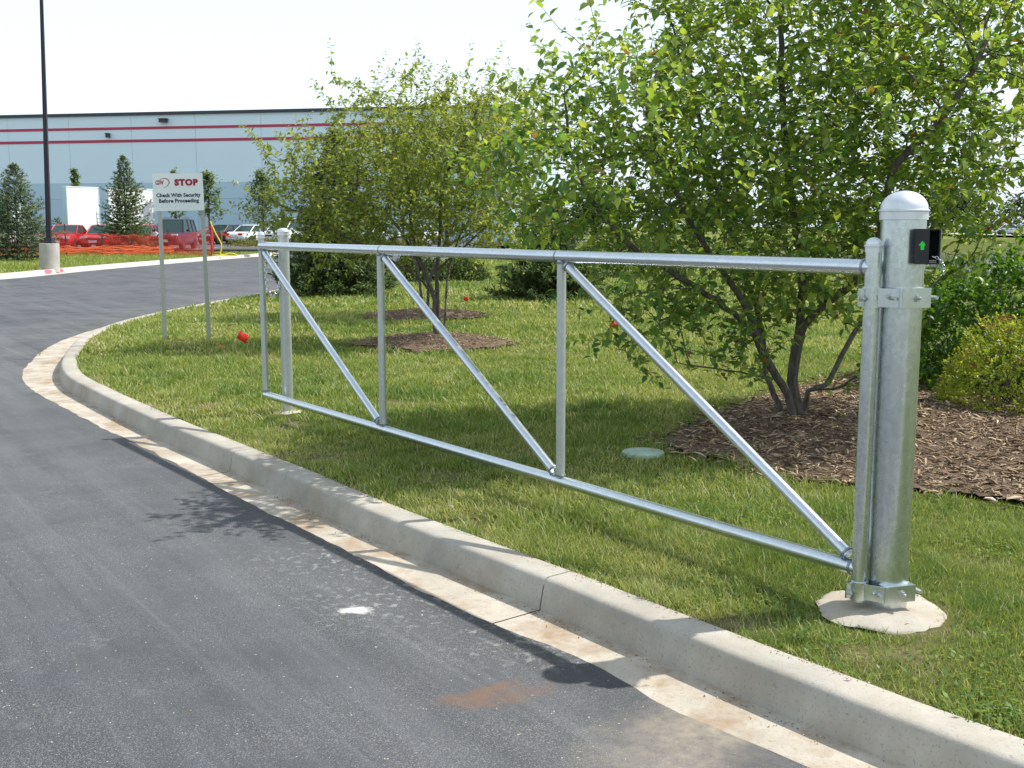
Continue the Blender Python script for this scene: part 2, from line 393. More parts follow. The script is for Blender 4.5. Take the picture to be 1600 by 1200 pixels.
ASPH = cr([(13 - .35, -13.2), (7.7, -6.2), (4.3, -1.4), (2.7, .82), (1.6, 2.4), (.88, 3.33), (.56, 3.72), (.286, 4.153), (-.286, 4.80), (-.911, 5.70), (-1.84, 6.97), (-2.69, 8.21), (-3.56, 9.4), (-4.97, 11.45), (-5.64, 12.8), (-6.0, 13.9), (-6.35, 15.1),
           (-6.65, 16.7), (-6.78, 18.2), (-6.76, 19.6), (-6.5, 22.3), (-6.18, 25.5), (-5.8, 30), (-5.0, 37), (-3.6, 50), (-1.4, 70), (3.6, 98), (11.6, 130)], .05)
jit = (fbm(ASPH[:, 1] * 5, ASPH[:, 0] * 5, 4) - .5) * .045
ASPH = ASPH + normals(ASPH) * jit[:, None]

# whole-site ground sheet reaching the horizon, well below everything near
b_ = MB(); b_.add([(-1500, -400, -2.2), (1500, -400, -2.2), (1500, 2500, -2.2), (-1500, 2500, -2.2)], [(0, 1, 2, 3)])
tag(b_.build('ground', M['far_grass']), kind='structure')

# base under gutter, kerbs and asphalt (gutter concrete strip)
def strip(name, A, zA, B, zB, mat, parent=None, kind='structure', smooth=False):
    n = len(A); V = [(a[0], a[1], zA) for a in A] + [(b[0], b[1], zB) for b in B]
    me = bpy.data.meshes.new(name); me.from_pydata(V, [], [(i, i + 1, n + i + 1, n + i) for i in range(n - 1)])
    bm = bmesh.new(); bm.from_mesh(me); bmesh.ops.recalc_face_normals(bm, faces=bm.faces)
    if sum(f.normal.z for f in bm.faces) < 0: bmesh.ops.reverse_faces(bm, faces=bm.faces)
    bm.to_mesh(me); bm.free()
    o = link(name, me, parent, mat)
    if kind: o['kind'] = kind
    return o
s_cum = np.concatenate([[0], np.cumsum(np.linalg.norm(np.diff(FRONT, axis=0), axis=1))])
def at_s(L, s): return np.array([np.interp(s, s_cum, L[:, 0]), np.interp(s, s_cum, L[:, 1])]).T
s_ref = s_cum[np.argmin(np.linalg.norm(FRONT - np.array([.14, 4.75]), axis=1))]     # joint seen at (850,905)
SEG = 2.62
kerb = bpy.data.objects.new('kerb', None); COL.objects.link(kerb); kerb['kind'] = 'structure'
gut = bpy.data.objects.new('gutter', None); COL.objects.link(gut); gut['kind'] = 'structure'
smin, smax = s_cum[0] + .2, s_cum[-1] - 1
def s_at(x, y): return s_cum[np.argmin(np.linalg.norm(FRONT - np.array([x, y]), axis=1))]
J = [s_ref, s_at(-1.86, 7.5), s_at(-4.10, 10.7)]
while J[0] - 3.1 > smin: J.insert(0, J[0] - 3.1)
while J[-1] < s_ref + 45: J.append(J[-1] + 3.1)
J.append(smax)
for a, b in zip(J[:-1], J[1:]):
    a += .004; b -= .005
    n = max(6, int((b - a) / .16)); ss = np.linspace(a, b, n)
    Fp = at_s(FRONT, ss); Np = at_s(NR, ss); Np /= np.linalg.norm(Np, axis=1, keepdims=True)
    # profile from face foot over rounded lip to the back; r = offset to the lawn
    wz = (fbm(ss * 2.2, ss * 0, 3) - .5) * .006
    prof = [(-.038, -.03), (-.034, .03), (-.014, .128), (-.008, .141), (.004, .149), (.018, .152), (KT - .012, .153), (KT, .146), (KT, -.05)]
    V = []; m = len(prof)
    for i in range(n):
        for (r_, z_) in prof:
            q = Fp[i] + Np[i] * (r_ + (wz[i] if .1 < z_ else 0)); V.append((q[0], q[1], z_ + wz[i] * .5))
    Fc = [(i * m + j, (i + 1) * m + j, (i + 1) * m + j + 1, i * m + j + 1) for i in range(n - 1) for j in range(m - 1)]
    Fc += [tuple(range(m)), tuple((n - 1) * m + j for j in range(m - 1, -1, -1))]
    mb = MB(); mb.add(V, Fc); mb.build('kerb_stone', M['kerb_concrete'], kerb, smooth=True, angle=.6)
    G0 = Fp - Np * .030; G1 = Fp - Np * .62
    V = [(q[0], q[1], .012) for q in G0] + [(q[0], q[1], .002) for q in G1] + [(q[0], q[1], -.1) for q in G1]
    Fc = [(i, i + 1, n + i + 1, n + i) for i in range(n - 1)] + [(n + i, n + i + 1, 2 * n + i + 1, 2 * n + i) for i in range(n - 1)]
    mb = MB(); mb.add(V, Fc); mb.build('gutter_slab', M['gutter_concrete'], gut)
# dark bed seen in the joints
strip('kerb_bed', FRONT - NR * .66, -.012, BACK + NR * .05, -.012, M['soil'])

# asphalt sheet: rows by y from the far left to the asphalt edge
def asphalt_sheet():
    E = ASPH; n = len(E)
    left = np.stack([np.full(n, -140.0), E[:, 1]], 1)
    strips = [0, .6, .85, .95, .985, 1.0]; V = []
    for i in range(n):
        for t_ in strips: V.append((left[i, 0] * (1 - t_) + E[i, 0] * t_, E[i, 1], .010))
        V.append((E[i, 0] + .004, E[i, 1], -.01))
    m = len(strips) + 1
    F = np.array([(i * m + j, i * m + j + 1, (i + 1) * m + j + 1, (i + 1) * m + j) for i in range(n - 1) for j in range(m - 1)])
    me = np_mesh('road', V, [F]); o = link('road', me, None, M['asphalt']); o['kind'] = 'structure'
asphalt_sheet()

# lawn terrain: rows by y from the kerb back to the far right
ys_back = BACK[:, 1]; xs_back = BACK[:, 0]
def xb(y): return np.interp(y, ys_back, xs_back)
PC = np.array([34.0, 72.0]); PR = np.array([15.5, 33.0])
MOUNDS = []      # (cx, cy, rx, ry, h)
def bump_sum(x, y):
    z = 0
    for (cx, cy, rx, ry, h) in MOUNDS:
        r = np.sqrt(((x - cx) / rx) ** 2 + ((y - cy) / ry) ** 2); z = z + h * (1 - sstep(0, 1.15, r))
    return z
T1 = un(1248, 652, .24); T2 = un(682, 529, .24); T3 = un(664, 486, .26)
MOUNDS += [(1.5, 4.37, .5, .45, -.022), (T1[0] + .9, T1[1] + .3, 3.0, 1.7, .09), (T2[0], T2[1], 1.2, .95, .10), (T3[0], T3[1], 1.2, .9, .10)]
def ground_z(x, y):
    x = np.asarray(x, float); y = np.asarray(y, float)
    e = np.clip(x - xb(y), 0, 50)
    z = .138 + .035 * sstep(0, 1.2, e) + (fbm(x * 1.1, y * 1.1, 11) - .5) * .05 * sstep(.1, .8, e) + bump_sum(x, y)
    r = np.sqrt(((x - PC[0]) / PR[0]) ** 2 + ((y - PC[1]) / PR[1]) ** 2)
    z = z - 2.1 * (1 - sstep(.80, 1.75, r))
    return z
# planting beds (bare of grass)
BEDPX = [(1030, 694), (1075, 712), (1140, 722), (1210, 744), (1330, 752), (1440, 766), (1600, 787), (1760, 812), (1900, 740), (1800, 560), (1500, 560), (1330, 585), (1195, 622), (1110, 655), (1055, 676)]
BED = np.array([un(px, py, .2)[:2] for px, py in BEDPX])
BED = cr(np.vstack([BED, BED[:1]]), .12)
def in_poly(x, y, P):
    x = np.asarray(x); y = np.asarray(y); ins = np.zeros(x.shape, bool); j = len(P) - 1
    for i in range(len(P)):
        c = ((P[i, 1] > y) != (P[j, 1] > y)); 
        with np.errstate(divide='ignore', invalid='ignore'):
            xi = (P[j, 0] - P[i, 0]) * (y - P[i, 1]) / (P[j, 1] - P[i, 1] + 1e-12) + P[i, 0]
        ins ^= (c & (x < xi)); j = i
    return ins
def ell(c, rx, ry, seed, n=60):
    a = np.linspace(0, 2 * PI, n, endpoint=False); w = 1 + .22 * (fbm(np.cos(a) * 1.6 + 9, np.sin(a) * 1.6 + 9, seed) - .5) * 2
    return np.stack([c[0] + rx * w * np.cos(a), c[1] + ry * w * np.sin(a)], 1)
BED2 = ell((T2[0] - .05, T2[1] - .12), 1.02, .95, 21); BED3 = ell((T3[0], T3[1] - .05), 1.0, 1.0, 22)
FOOT = un(1375, 950, .16); FOOT2 = un(447, 650, .17)
SPR3 = un(540, 462, .2); SPR4 = un(858, 470, .2)
def bareness(x, y):
    """0 turf .. 1 bare soil"""
    n = fbm(x * 1.9 + 3, y * 1.9, 31, 4); b = sstep(.68, .80, n) * .6
    e = x - xb(y); kb = .8 * sstep(.55, .8, fbm(x * 3.1, y * 3.1, 41)) * (1 - sstep(.05, .5, e))
    b = np.maximum(b, kb)
    for (px, py, r) in ((500, 712, .30), (440, 665, .30), (1040, 655, .16), (975, 605, .12), (700, 600, .18), (640, 592, .15), (925, 600, .14), (1130, 830, .16), (990, 640, .12), (1390, 1010, .25), (520, 690, .2)):
        c = un(px, py, .17); rr = np.hypot((x - c[0]), (y - c[1]) * .7) / r
        b = np.maximum(b, .8 * (1 - sstep(.1, 1.2, rr)) * sstep(.38, .62, fbm(x * 9, y * 9, 55)))
    return b
def lawn():
    yy = np.concatenate([np.arange(-12, 2.5, .5), np.arange(2.5, 16, .09), np.arange(16, 34, .3), np.arange(34, 130, 1.5)])
    u = np.concatenate([np.linspace(0, 1, 90) ** 2.2])
    X = []; Y = []
    for y in yy:
        x0 = float(xb(y)); X.append(x0 + .0 + (150 - x0) * u); Y.append(np.full(len(u), y))
    X = np.array(X); Y = np.array(Y); Z = ground_z(X, Y); m = len(u); n = len(yy)
    idx = np.arange(n * m).reshape(n, m)
    F = np.stack([idx[:-1, :-1], idx[:-1, 1:], idx[1:, 1:], idx[1:, :-1]], -1).reshape(-1, 4)
    V = np.stack([X, Y, Z], -1).reshape(-1, 3)
    o = link('lawn', np_mesh('lawn', V, [F], {'bare': bareness(X, Y).ravel()}, True), None, M['soil']); o['kind'] = 'structure'
lawn()
# far field beyond (slightly higher ground)
def field():
    xs = np.concatenate([np.linspace(-20, 150, 60), np.linspace(160, 900, 20)]); ys = np.concatenate([np.linspace(129.5, 260, 30), np.linspace(280, 1200, 12)])
    X, Y = np.meshgrid(xs, ys); Z = .13 + (fbm(X * .02, Y * .02, 5) - .5) * .5 * sstep(130, 180, Y)
    m = len(xs); n = len(ys); idx = np.arange(n * m).reshape(n, m); F = np.stack([idx[:-1, :-1], idx[:-1, 1:], idx[1:, 1:], idx[1:, :-1]], -1).reshape(-1, 4)
    o = link('far_field', np_mesh('far_field', np.stack([X, Y, Z], -1).reshape(-1, 3), [F], None, True), None, M['far_grass']); o['kind'] = 'structure'
field()
b_ = MB(); b_.add([(PC[0] - 30, PC[1] - 60, -.86), (PC[0] + 30, PC[1] - 60, -.86), (PC[0] + 30, PC[1] + 60, -.86), (PC[0] - 30, PC[1] + 60, -.86)], [(0, 1, 2, 3)])
tag(b_.build('pond_water', M['pond_water']), kind='structure')
def ribbon(name, pts, w, mat, dz=.03, zf=None):
    L = cr(pts, 1.0); N_ = normals(L); A = L - N_ * w / 2; B = L + N_ * w / 2
    V = []; 
    for q in list(A) + list(B): V.append((q[0], q[1], (zf(q[0], q[1]) if zf else float(ground_z(q[0], q[1]))) + dz))
    n = len(L); mb = MB(); mb.add(V, [(i, i + 1, n + i + 1, n + i) for i in range(n - 1)]); o = mb.build(name, mat); o['kind'] = 'structure'; return o
ribbon('shore_path', [(49, 78), (48.5, 88), (46, 98), (42.5, 106), (36, 112), (28, 115)], 1.8, M['pale_concrete'], .06)

# mulch beds
def bed(poly, seed, h=.02, label=None):
    x0, y0 = poly.min(0); x1, y1 = poly.max(0); st = .06
    gx = np.arange(x0, x1, st); gy = np.arange(y0, y1, st); X, Y = np.meshgrid(gx, gy)
    ins = in_poly(X, Y, poly); Z = ground_z(X, Y) + h + (fbm(X * 6, Y * 6, seed) - .4) * .035
    idx = np.arange(X.size).reshape(X.shape); q = ins[:-1, :-1] & ins[1:, :-1] & ins[:-1, 1:] & ins[1:, 1:]
    F = np.stack([idx[:-1, :-1], idx[:-1, 1:], idx[1:, 1:], idx[1:, :-1]], -1)[q]
    used = np.unique(F); remap = np.zeros(X.size, int); remap[used] = np.arange(len(used))
    V = np.stack([X, Y, Z], -1).reshape(-1, 3)[used]
    o = link('mulch_bed', np_mesh('mulch_bed', V, [remap[F]], None, True), None, M['mulch']); o['kind'] = 'structure'
for q, s_ in ((BED, 1), (BED2, 2), (BED3, 3)): bed(q, s_)
chip_v = [(-.5, -.12, 0), (.5, -.05, .03), (.46, .08, .02), (-.4, .14, 0), (0, -.13, .1), (.02, .13, .09), (-.45, 0, -.05), (.45, 0, -.04)]
chip_f = [(0, 4, 5, 3), (4, 1, 2, 5), (0, 6, 4), (4, 6, 7), (4, 7, 1), (3, 5, 6), (5, 7, 6), (5, 2, 7)]
def chips(poly, n, smax, name='bark_chips', extra=.30):
    x0, y0 = poly.min(0) - extra; x1, y1 = poly.max(0) + extra
    P = rng.uniform((x0, y0), (x1, y1), (n * 3, 2)); jx = rng.normal(0, extra * .35, (len(P), 2))
    P = P[in_poly(P[:, 0] + jx[:, 0], P[:, 1] + jx[:, 1], poly)]
    P = P[(P[:, 0] < P[:, 1] * .56 + .3)][:n]; n = len(P)
    z = ground_z(P[:, 0], P[:, 1]) + .022 + (fbm(P[:, 0] * 6, P[:, 1] * 6, 1) - .4) * .035 + rng.uniform(0, .018, n)
    a = rng.uniform(0, 2 * PI, n); d = np.stack([np.cos(a), np.sin(a), rng.normal(0, .25, n)], 1)
    up = np.stack([rng.normal(0, .35, n), rng.normal(0, .35, n), np.ones(n)], 1)
    Mx = frames(d, up, smax * rng.beta(2, 4, n) + .015); Mx = Mx[:, :, [1, 0, 2]]; Mx[:, :, 1] *= rng.uniform(.35, 1.15, (n, 1))
    V, F, t_ = scatter(chip_v, chip_f, Mx, np.column_stack([P, z]), rng.beta(2, 2.2, n))
    o = link(name, np_mesh(name, V, F, {'tint': t_}), None, M['bark_chip']); o['kind'] = 'stuff'; return o
tag(chips(BED, 19000, .105), 'brown shredded bark mulch in the large bed by the gate post', 'mulch')
tag(chips(BED2, 2600, .07), 'brown bark mulch ring round the middle multi stemmed tree', 'mulch')
tag(chips(BED3, 2200, .07), 'brown bark mulch ring farther back in the lawn', 'mulch')

# grass blades
def grass():
    allV = []; allF = []; allT = []; off = 0
    tv = [(-.5, 0, 0), (.5, 0, 0), (-.36, .10, .55), (.36, .10, .55), (0, .38, 1)]; tf = [(0, 1, 3, 2), (2, 3, 4)]
    #         y0    y1   density  height  width
    zones = [(2.6, 5.5, 12500, .038, .0030), (5.5, 8.5, 6500, .038, .0048), (8.5, 13, 2900, .042, .009), (13, 20, 1000, .045, .016), (20, 34, 240, .06, .035), (34, 60, 30, .08, .10)]
    for (y0, y1, den, h, w) in zones:
        xl = -7.5; xr = y1 * .50 + .4; n = int(den * (y1 - y0) * (xr - xl))
        P = rng.uniform((xl, y0), (xr, y1), (n, 2)); x, y = P[:, 0], P[:, 1]
        k = (x > xb(y) - .01) & (x < y * .485 + .35) & (x > -y * .46 - .4); 
        P = P[k]; x, y = P[:, 0], P[:, 1]
        for B_ in (BED, BED2, BED3):
            jx = rng.normal(0, .055, (len(P), 2)) + ((fbm(x * 2.6, y * 2.6, 13) - .5) * .7)[:, None]; k = ~in_poly(x + jx[:, 0], y + jx[:, 1], B_); P = P[k]; x, y = P[:, 0], P[:, 1]
        br = bareness(x, y); clump = fbm(x * 14, y * 14, 61, 2)
        k = rng.uniform(0, 1, len(P)) > np.clip(br * .93 + (clump < .34) * .3, 0, .97)
        r1 = np.hypot(x - FOOT[0], (y - FOOT[1])); r2 = np.hypot(x - FOOT2[0], y - FOOT2[1]); k &= (r1 > .26 + rng.normal(0, .02, len(P))) & (r2 > .13)
        k &= np.hypot(x - 1.03 , y - 7.05) > -1
        rl = np.hypot((x - LID[0]), y - LID[1]); k &= rl > .15
        P = P[k]; x, y = P[:, 0], P[:, 1]; n = len(P); br = br[k]; clump = clump[k]
        z = ground_z(x, y) - .004
        a = rng.uniform(0, 2 * PI, n) ; lean = rng.uniform(.15, 1.25, n)
        lx, ly = np.cos(a) * lean, np.sin(a) * lean
        tall = sstep(.35, .75, fbm(x * 2.3, y * 2.3, 71)); e = x - xb(y)
        H = h * rng.uniform(.45, 1.25, n) * (.65 + .55 * clump + .45 * tall) * (1 - .45 * br); long_ = rng.uniform(0, 1, n) < .012; H[long_] *= 1.9
        tuft = sstep(.56, .70, fbm(x * 4.2, y * 4.2, 101, 2)); H = H * (1 + .55 * tuft)
        up = np.stack([lx * .5, ly * .5, np.ones(n)], 1); up /= np.linalg.norm(up, axis=1, keepdims=True)
        fwd = np.stack([np.cos(a), np.sin(a), -.1 * np.ones(n)], 1); side = np.cross(fwd, up); side /= np.linalg.norm(side, axis=1, keepdims=True)
        th = rng.uniform(-1, 1, n); sd = side * np.cos(th)[:, None] + fwd * np.sin(th)[:, None]
        Mx = np.stack([sd * (w * rng.uniform(.7, 1.3, n))[:, None], fwd * (H * (.3 + lean))[:, None], up * H[:, None]], 2)
        dry = fbm(x * 1.3 + 7, y * 1.3, 81, 3); patch = fbm(x * .55, y * .55, 91, 2)
        near_k = 1 - sstep(.0, .8, e)
        tint = .30 + .62 * (dry - .4) + .35 * (patch - .45) - .16 * tuft + rng.normal(0, .17, n) + .35 * br + .08 * near_k
        tint = np.where(rng.uniform(0, 1, n) < .07 + .12 * sstep(.5, .7, dry) + .06 * near_k, rng.uniform(.82, 1, n), np.clip(tint, 0, .78))
        V, F, T = scatter(tv, tf, Mx, np.column_stack([x, y, z]), tint)
        allV.append(V); allF += [f + off for f in F]; allT.append(T); off += len(V)
    o = link('grass', np_mesh('grass', np.vstack(allV), allF, {'tint': np.concatenate(allT)}), None, M['grass_blade'])
    tag(o, 'short green lawn grass with dry patches behind the kerb', 'grass', kind='stuff')
LID = un(1005, 709, .19)
grass()
def clover():
    P = []; D = []; S = []
    for k in range(150):
        cy = random.uniform(3.2, 13); cx = random.uniform(max(float(xb(cy)) + .05, -.45 * cy), .47 * cy)
        if in_poly(np.array([cx]), np.array([cy]), BED)[0] or math.hypot(cx - FOOT[0], cy - FOOT[1]) < .35: continue
        m = random.randint(14, 60); r_ = random.uniform(.03, .14)
        q = rng.normal(0, r_, (m, 2)) + (cx, cy); a = rng.uniform(0, 6.28, m)
        P.append(np.column_stack([q, ground_z(q[:, 0], q[:, 1]) + rng.uniform(.012, .04, m)])); D.append(np.stack([np.cos(a), np.sin(a), rng.uniform(-.2, .7, m)], 1)); S.append(rng.uniform(.016, .034, m))
    P = np.vstack(P); k = P[:, 0] > xb(P[:, 1]) - .03; P = P[k]; D = np.vstack(D)[k]; S = np.concatenate(S)[k]; n = len(P)
    V, F, T = scatter([(0, 0, 0), (-.24, .45, .04), (.24, .45, .04), (0, 1, -.1)], [(0, 2, 3, 1)], frames(D, np.tile([0, .1, 1.0], (n, 1)), S), P, rng.uniform(0, .8, n))
    o = link('clover', np_mesh('clover', V, F, {'tint': T}), None, M['crab_leaf']); tag(o, 'broad leaved weeds and clover dotted through the lawn', 'weeds', kind='stuff')
clover()

def grit():
    tv = [(-.5, -.4, 0), (.5, -.45, 0), (.1, .5, 0), (-.1, -.05, .6), (.35, .2, .35)]; tf = [(0, 1, 3), (1, 4, 3), (1, 2, 4), (2, 3, 4), (2, 0, 3)]
    # soil crumbs and clippings along the foot of the kerb and on its back edge
    n = 5200; s_ = rng.uniform(s_at(1.4, 3.0), s_at(-5.9, 15), n); f_ = at_s(FRONT, s_); nn = at_s(NR, s_); back = rng.uniform(0, 1, n) < .45
    cl = fbm(s_ * 1.7, s_ * 0 + 2, 17, 3); keep = cl + rng.normal(0, .12, n) > .52; s_, f_, nn, back = s_[keep], f_[keep], nn[keep], back[keep]; n = len(s_)
    off = np.where(back, KT - np.abs(rng.normal(0, .022, n)) - .004, -.05 - np.abs(rng.normal(0, .035, n))); P = f_ + nn * off[:, None]; z = np.where(back, .153, .0125)
    a = rng.uniform(0, 6.28, n); M_ = frames(np.stack([np.cos(a), np.sin(a), 0 * a], 1), np.tile([0, 0, 1.0], (n, 1)), rng.uniform(.002, .008, n))
    V, F, T = scatter(tv, tf, M_, np.column_stack([P, z]), rng.beta(1.8, 1.8, n)); o = link('dirt', np_mesh('dirt', V, F, {'tint': T}), None, M['bark_chip'])
    tag(o, 'brown soil crumbs and clippings scattered along the kerb', 'dirt', kind='stuff')
    n = 1500; P = np.column_stack([rng.uniform(-5, 1.3, n), rng.uniform(2.6, 11, n)]); e = np.interp(P[:, 1], ASPH[::-1, 1][::-1], ASPH[::-1, 0][::-1]); P = P[(P[:, 0] < e - .01)]; n = len(P)
    a = rng.uniform(0, 6.28, n); M_ = frames(np.stack([np.cos(a), np.sin(a), 0 * a], 1), np.tile([0, 0, 1.0], (n, 1)), .0025 + .006 * rng.beta(1, 4, n))
    V, F, T = scatter(tv, tf, M_, np.column_stack([P, np.full(n, .0105)]), rng.uniform(.5, 1, n)); o = link('grit', np_mesh('grit', V, F, {'tint': T}), None, M['bark_chip'])
    tag(o, 'tiny pale stones scattered over the near asphalt', 'grit', kind='stuff')
grit()
# ================================================================== far side of the road
B_front = cr([(-42, 8), (-30, 15), (-22, 22.5), (-17.6, 29.5), (-16.2, 35.5), (-16.0, 42), (-15.4, 49), (-14.6, 56), (-13.6, 62), (-13.2, 64)], .8)
Nf = -normals(B_front)                      # away from the road, to the left/back
fk = bpy.data.objects.new('far_kerb', None); COL.objects.link(fk); fk['kind'] = 'structure'
nB = len(B_front); step_ = 5
for i0 in range(0, nB - 1, step_):
    i1 = min(i0 + step_, nB - 1); Fp = B_front[i0:i1 + 1]; Np = Nf[i0:i1 + 1]
    prof = [(-.02, -.02), (0, .11), (.03, .15), (.30, .15), (.30, 0)]; V = []; m = len(prof)
    for i in range(len(Fp)):
        tt = 0.006 if i == len(Fp) - 1 else 0
        for r_, z_ in prof: V.append((Fp[i, 0] + Np[i, 0] * r_, Fp[i, 1] + Np[i, 1] * r_, z_))
    n = len(Fp); mb = MB(); mb.add(V, [(i * m + j, (i + 1) * m + j, (i + 1) * m + j + 1, i * m + j + 1) for i in range(n - 1) for j in range(m - 1)])
    mb.build('kerb_stone', M['pale_concrete'], fk)
strip('far_gutter', B_front - Nf * .42, .014, B_front - Nf * .0, .016, M['pale_concrete'])
# red survey paint on that kerb
pm = bpy.data.objects.new('kerb_paint', None); COL.objects.link(pm); pm['kind'] = 'structure'
for px in (72, 90):
    j_ = int(np.argmin(np.abs(800 + 1765 * B_front[:, 0] / B_front[:, 1] - px) + 1e3 * (B_front[:, 1] < 30))); c = np.array([*B_front[j_], .15]); T_ = B_front[j_ + 1] - B_front[j_]; T_ = T_ / np.linalg.norm(T_); N2 = Nf[j_]; kx = 1765 * B_front[:, 0] / B_front[:, 1] + 800; f_ = (px - kx[j_]) / (kx[j_ + 1] - kx[j_]); q0 = B_front[j_] * (1 - f_) + B_front[j_ + 1] * f_
    V = []
    for o_, z_ in ((-.024, .03), (-.006, .112), (.026, .156), (.20, .1535)):
        for w_ in (-.28, .28): q_ = q0 + T_ * w_ * (1 + .3 * math.sin(px + z_ * 50)) + N2 * o_; V.append((q_[0], q_[1], z_))
    mb = MB(); mb.add(V, [(0, 1, 3, 2), (2, 3, 5, 4), (4, 5, 7, 6)]); mb.build('paint_mark', M['paint_mark'], pm)
Bb = B_front + Nf * .29
isl = [tuple(q) for q in Bb] + [(-17.5, 65.0), (-34, 65.0), (-70, 65.0), (-80, 8)]
mb = MB(); mb.add([(x, y, .148) for x, y in isl], [tuple(range(len(isl)))]); o = mb.build('verge', M['far_grass']); o['kind'] = 'structure'
def verge_grass():
    n = 60000; P = rng.uniform((-32, 22), (-13, 64), (n, 2)); P = P[in_poly(P[:, 0], P[:, 1], np.array(isl))]; x, y = P[:, 0], P[:, 1]; k = (x > -.47 * y); P = P[k]; x, y = P[:, 0], P[:, 1]; n = len(P)
    a = rng.uniform(0, 2 * PI, n); H = rng.uniform(.05, .13, n); up = np.stack([rng.normal(0, .3, n), rng.normal(0, .3, n), np.ones(n)], 1) * H[:, None]
    sd = np.stack([np.cos(a), np.sin(a), 0 * a], 1) * .05; fw = np.stack([-np.sin(a), np.cos(a), 0 * a], 1) * .03
    V, F, T = scatter([(-.5, 0, 0), (.5, 0, 0), (0, .4, 1)], [(0, 1, 2)], np.stack([sd, fw, up], 2), np.column_stack([x, y, np.full(n, .145)]), np.clip(rng.normal(.45, .2, n), 0, .9))
    o = link('verge_grass', np_mesh('verge_grass', V, F, {'tint': T}), None, M['grass_blade']); tag(o, 'mown grass of the verge across the road round the lamp pole', 'grass', kind='stuff')
verge_grass()
# car park: a sheet a little higher
mb = MB(); mb.add([(-120, 65, .30), (-14, 65, .30), (-3.8, 65.0, .30), (6, 104, .30), (6, 140, .30), (-120, 140, .30), (-120, 65, 0), (-3.8, 65, 0), (-14, 65, 0)], [(0, 1, 2, 3, 4, 5), (0, 6, 8, 1), (1, 8, 7, 2)])
o = mb.build('car_park', M['asphalt']); o['kind'] = 'structure'
mb = MB()
for x_ in np.arange(-34, -16, 2.6): mb.add([(x_ - .05, 63.5 + 2, .304), (x_ + .05, 65.5, .304), (x_ + .05, 70.5, .304), (x_ - .05, 70.5, .304)], [(0, 1, 2, 3)])
o = mb.build('parking_lines', M['white_panel']); o['kind'] = 'structure'
# far lot at the right behind the pond
mb = MB(); mb.add([(62, 131, .42), (140, 131, .42), (190, 190, .42), (66, 190, .42)], [(0, 1, 2, 3)]); o = mb.build('far_lot', M['pale_concrete']); o['kind'] = 'structure'

# ================================================================== GATE
HX = np.array([1.390, 4.335]); GE = np.array([-2.0, 9.0]); gdir = (GE - HX) / np.linalg.norm(GE - HX); GL = float(np.linalg.norm(GE - HX))
gate = thing('swing_gate', 'long galvanised pipe swing gate with diagonal braces standing open along the kerb', 'gate', (HX[0], HX[1], 0), math.atan2(gdir[1], gdir[0]))
ZT, ZB, RR = 1.519, .318, .031
g1, g2 = GL / 3 * 1.0, GL * 2 / 3
def pipe(name, a, b, r, mat='galvanised_pipe', parent=gate, n=20):
    a = Vector(a); b = Vector(b); o = MB().tube([(0, 0, 0), (0, 0, (b - a).length)], r, n).build(name, M[mat], parent, smooth=True)
    o.location = a; o.rotation_euler = (b - a).to_track_quat('Z', 'Y').to_euler(); return o
pipe('top_rail', (.0, 0, ZT), (GL, 0, ZT), RR)
pipe('bottom_rail', (.0, 0, ZB), (GL, 0, ZB), RR * .95)
pipe('hinge_pipe', (0, 0, .188), (0, 0, 1.60), .0305, 'galvanised_post')
pipe('end_upright', (GL, 0, ZB), (GL, 0, 1.60), .0245, 'galvanised_dull')
for g in (g1, g2): pipe('upright', (g, 0, ZB + .02), (g, 0, ZT - .02), .0245, 'galvanised_dull')
for a, b in ((0, g1), (g1, g2), (g2, GL)):
    pipe('diagonal_brace', (a + .055, 0, ZB + .045), (b - .045, 0, ZT - .045), .0245)
def dome(r, skirt=.03, lip=.003, hr=.92):
    P = [(r + lip, -skirt), (r + lip, -.006), (r + lip + .004, -.004), (r + lip + .004, .002), (r + lip - .002, .004)]
    for i in range(1, 9): a = PI / 2 * i / 8; P.append(((r + lip - .002) * math.cos(a) + .0005, .004 + r * hr * math.sin(a)))
    return [(r * .9, -skirt)] + P
for g in (0, GL):
    r_ = .0305 if g == 0 else .0265
    c_ = MB().lathe(dome(r_, .026, .002, .9), 24, (g, 0, 1.603)).build('pipe_cap', M['cast_aluminium'], gate, smooth=True, angle=.8)
def weld(p, r, ax):
    o = MB().lathe([(r * .97, -.006), (r + .004, -.004), (r + .0045, .004), (r * .97, .006)], 20).build('weld', M['dark_weld'], gate, smooth=True)
    o.location = p; o.rotation_euler = Vector(ax).to_track_quat('Z', 'Y').to_euler()
for g in (g1, g2, GL):
    weld((g, 0, ZT - .034), .026, (0, 0, 1)); weld((g, 0, ZB + .033), .026, (0, 0, 1))
weld((.034, 0, ZT), RR, (1, 0, 0)); weld((.034, 0, ZB), RR * .95, (1, 0, 0))
br_ax = Vector((g1 - .1, 0, ZT - ZB - .09)).normalized()
for g in (0, g1, g2): weld((g + .055 + br_ax.x * .012, 0, ZB + .045 + br_ax.z * .012), .0255, br_ax)
for g in (g1, g2, GL): weld((g - .045 - br_ax.x * .012, 0, ZT - .045 - br_ax.z * .012), .0255, br_ax)
for g in (GL / 3 + .03, 2 * GL / 3 - .02):      # sleeve joints in the rails
    o = MB().lathe([(RR * .9, -.006), (RR + .0015, -.005), (RR + .0015, .005), (RR * .9, .006)], 20).build('rail_joint', M['dark_weld'], gate, smooth=True)
    o.location = (g, 0, ZT); o.rotation_euler = (0, PI / 2, 0)
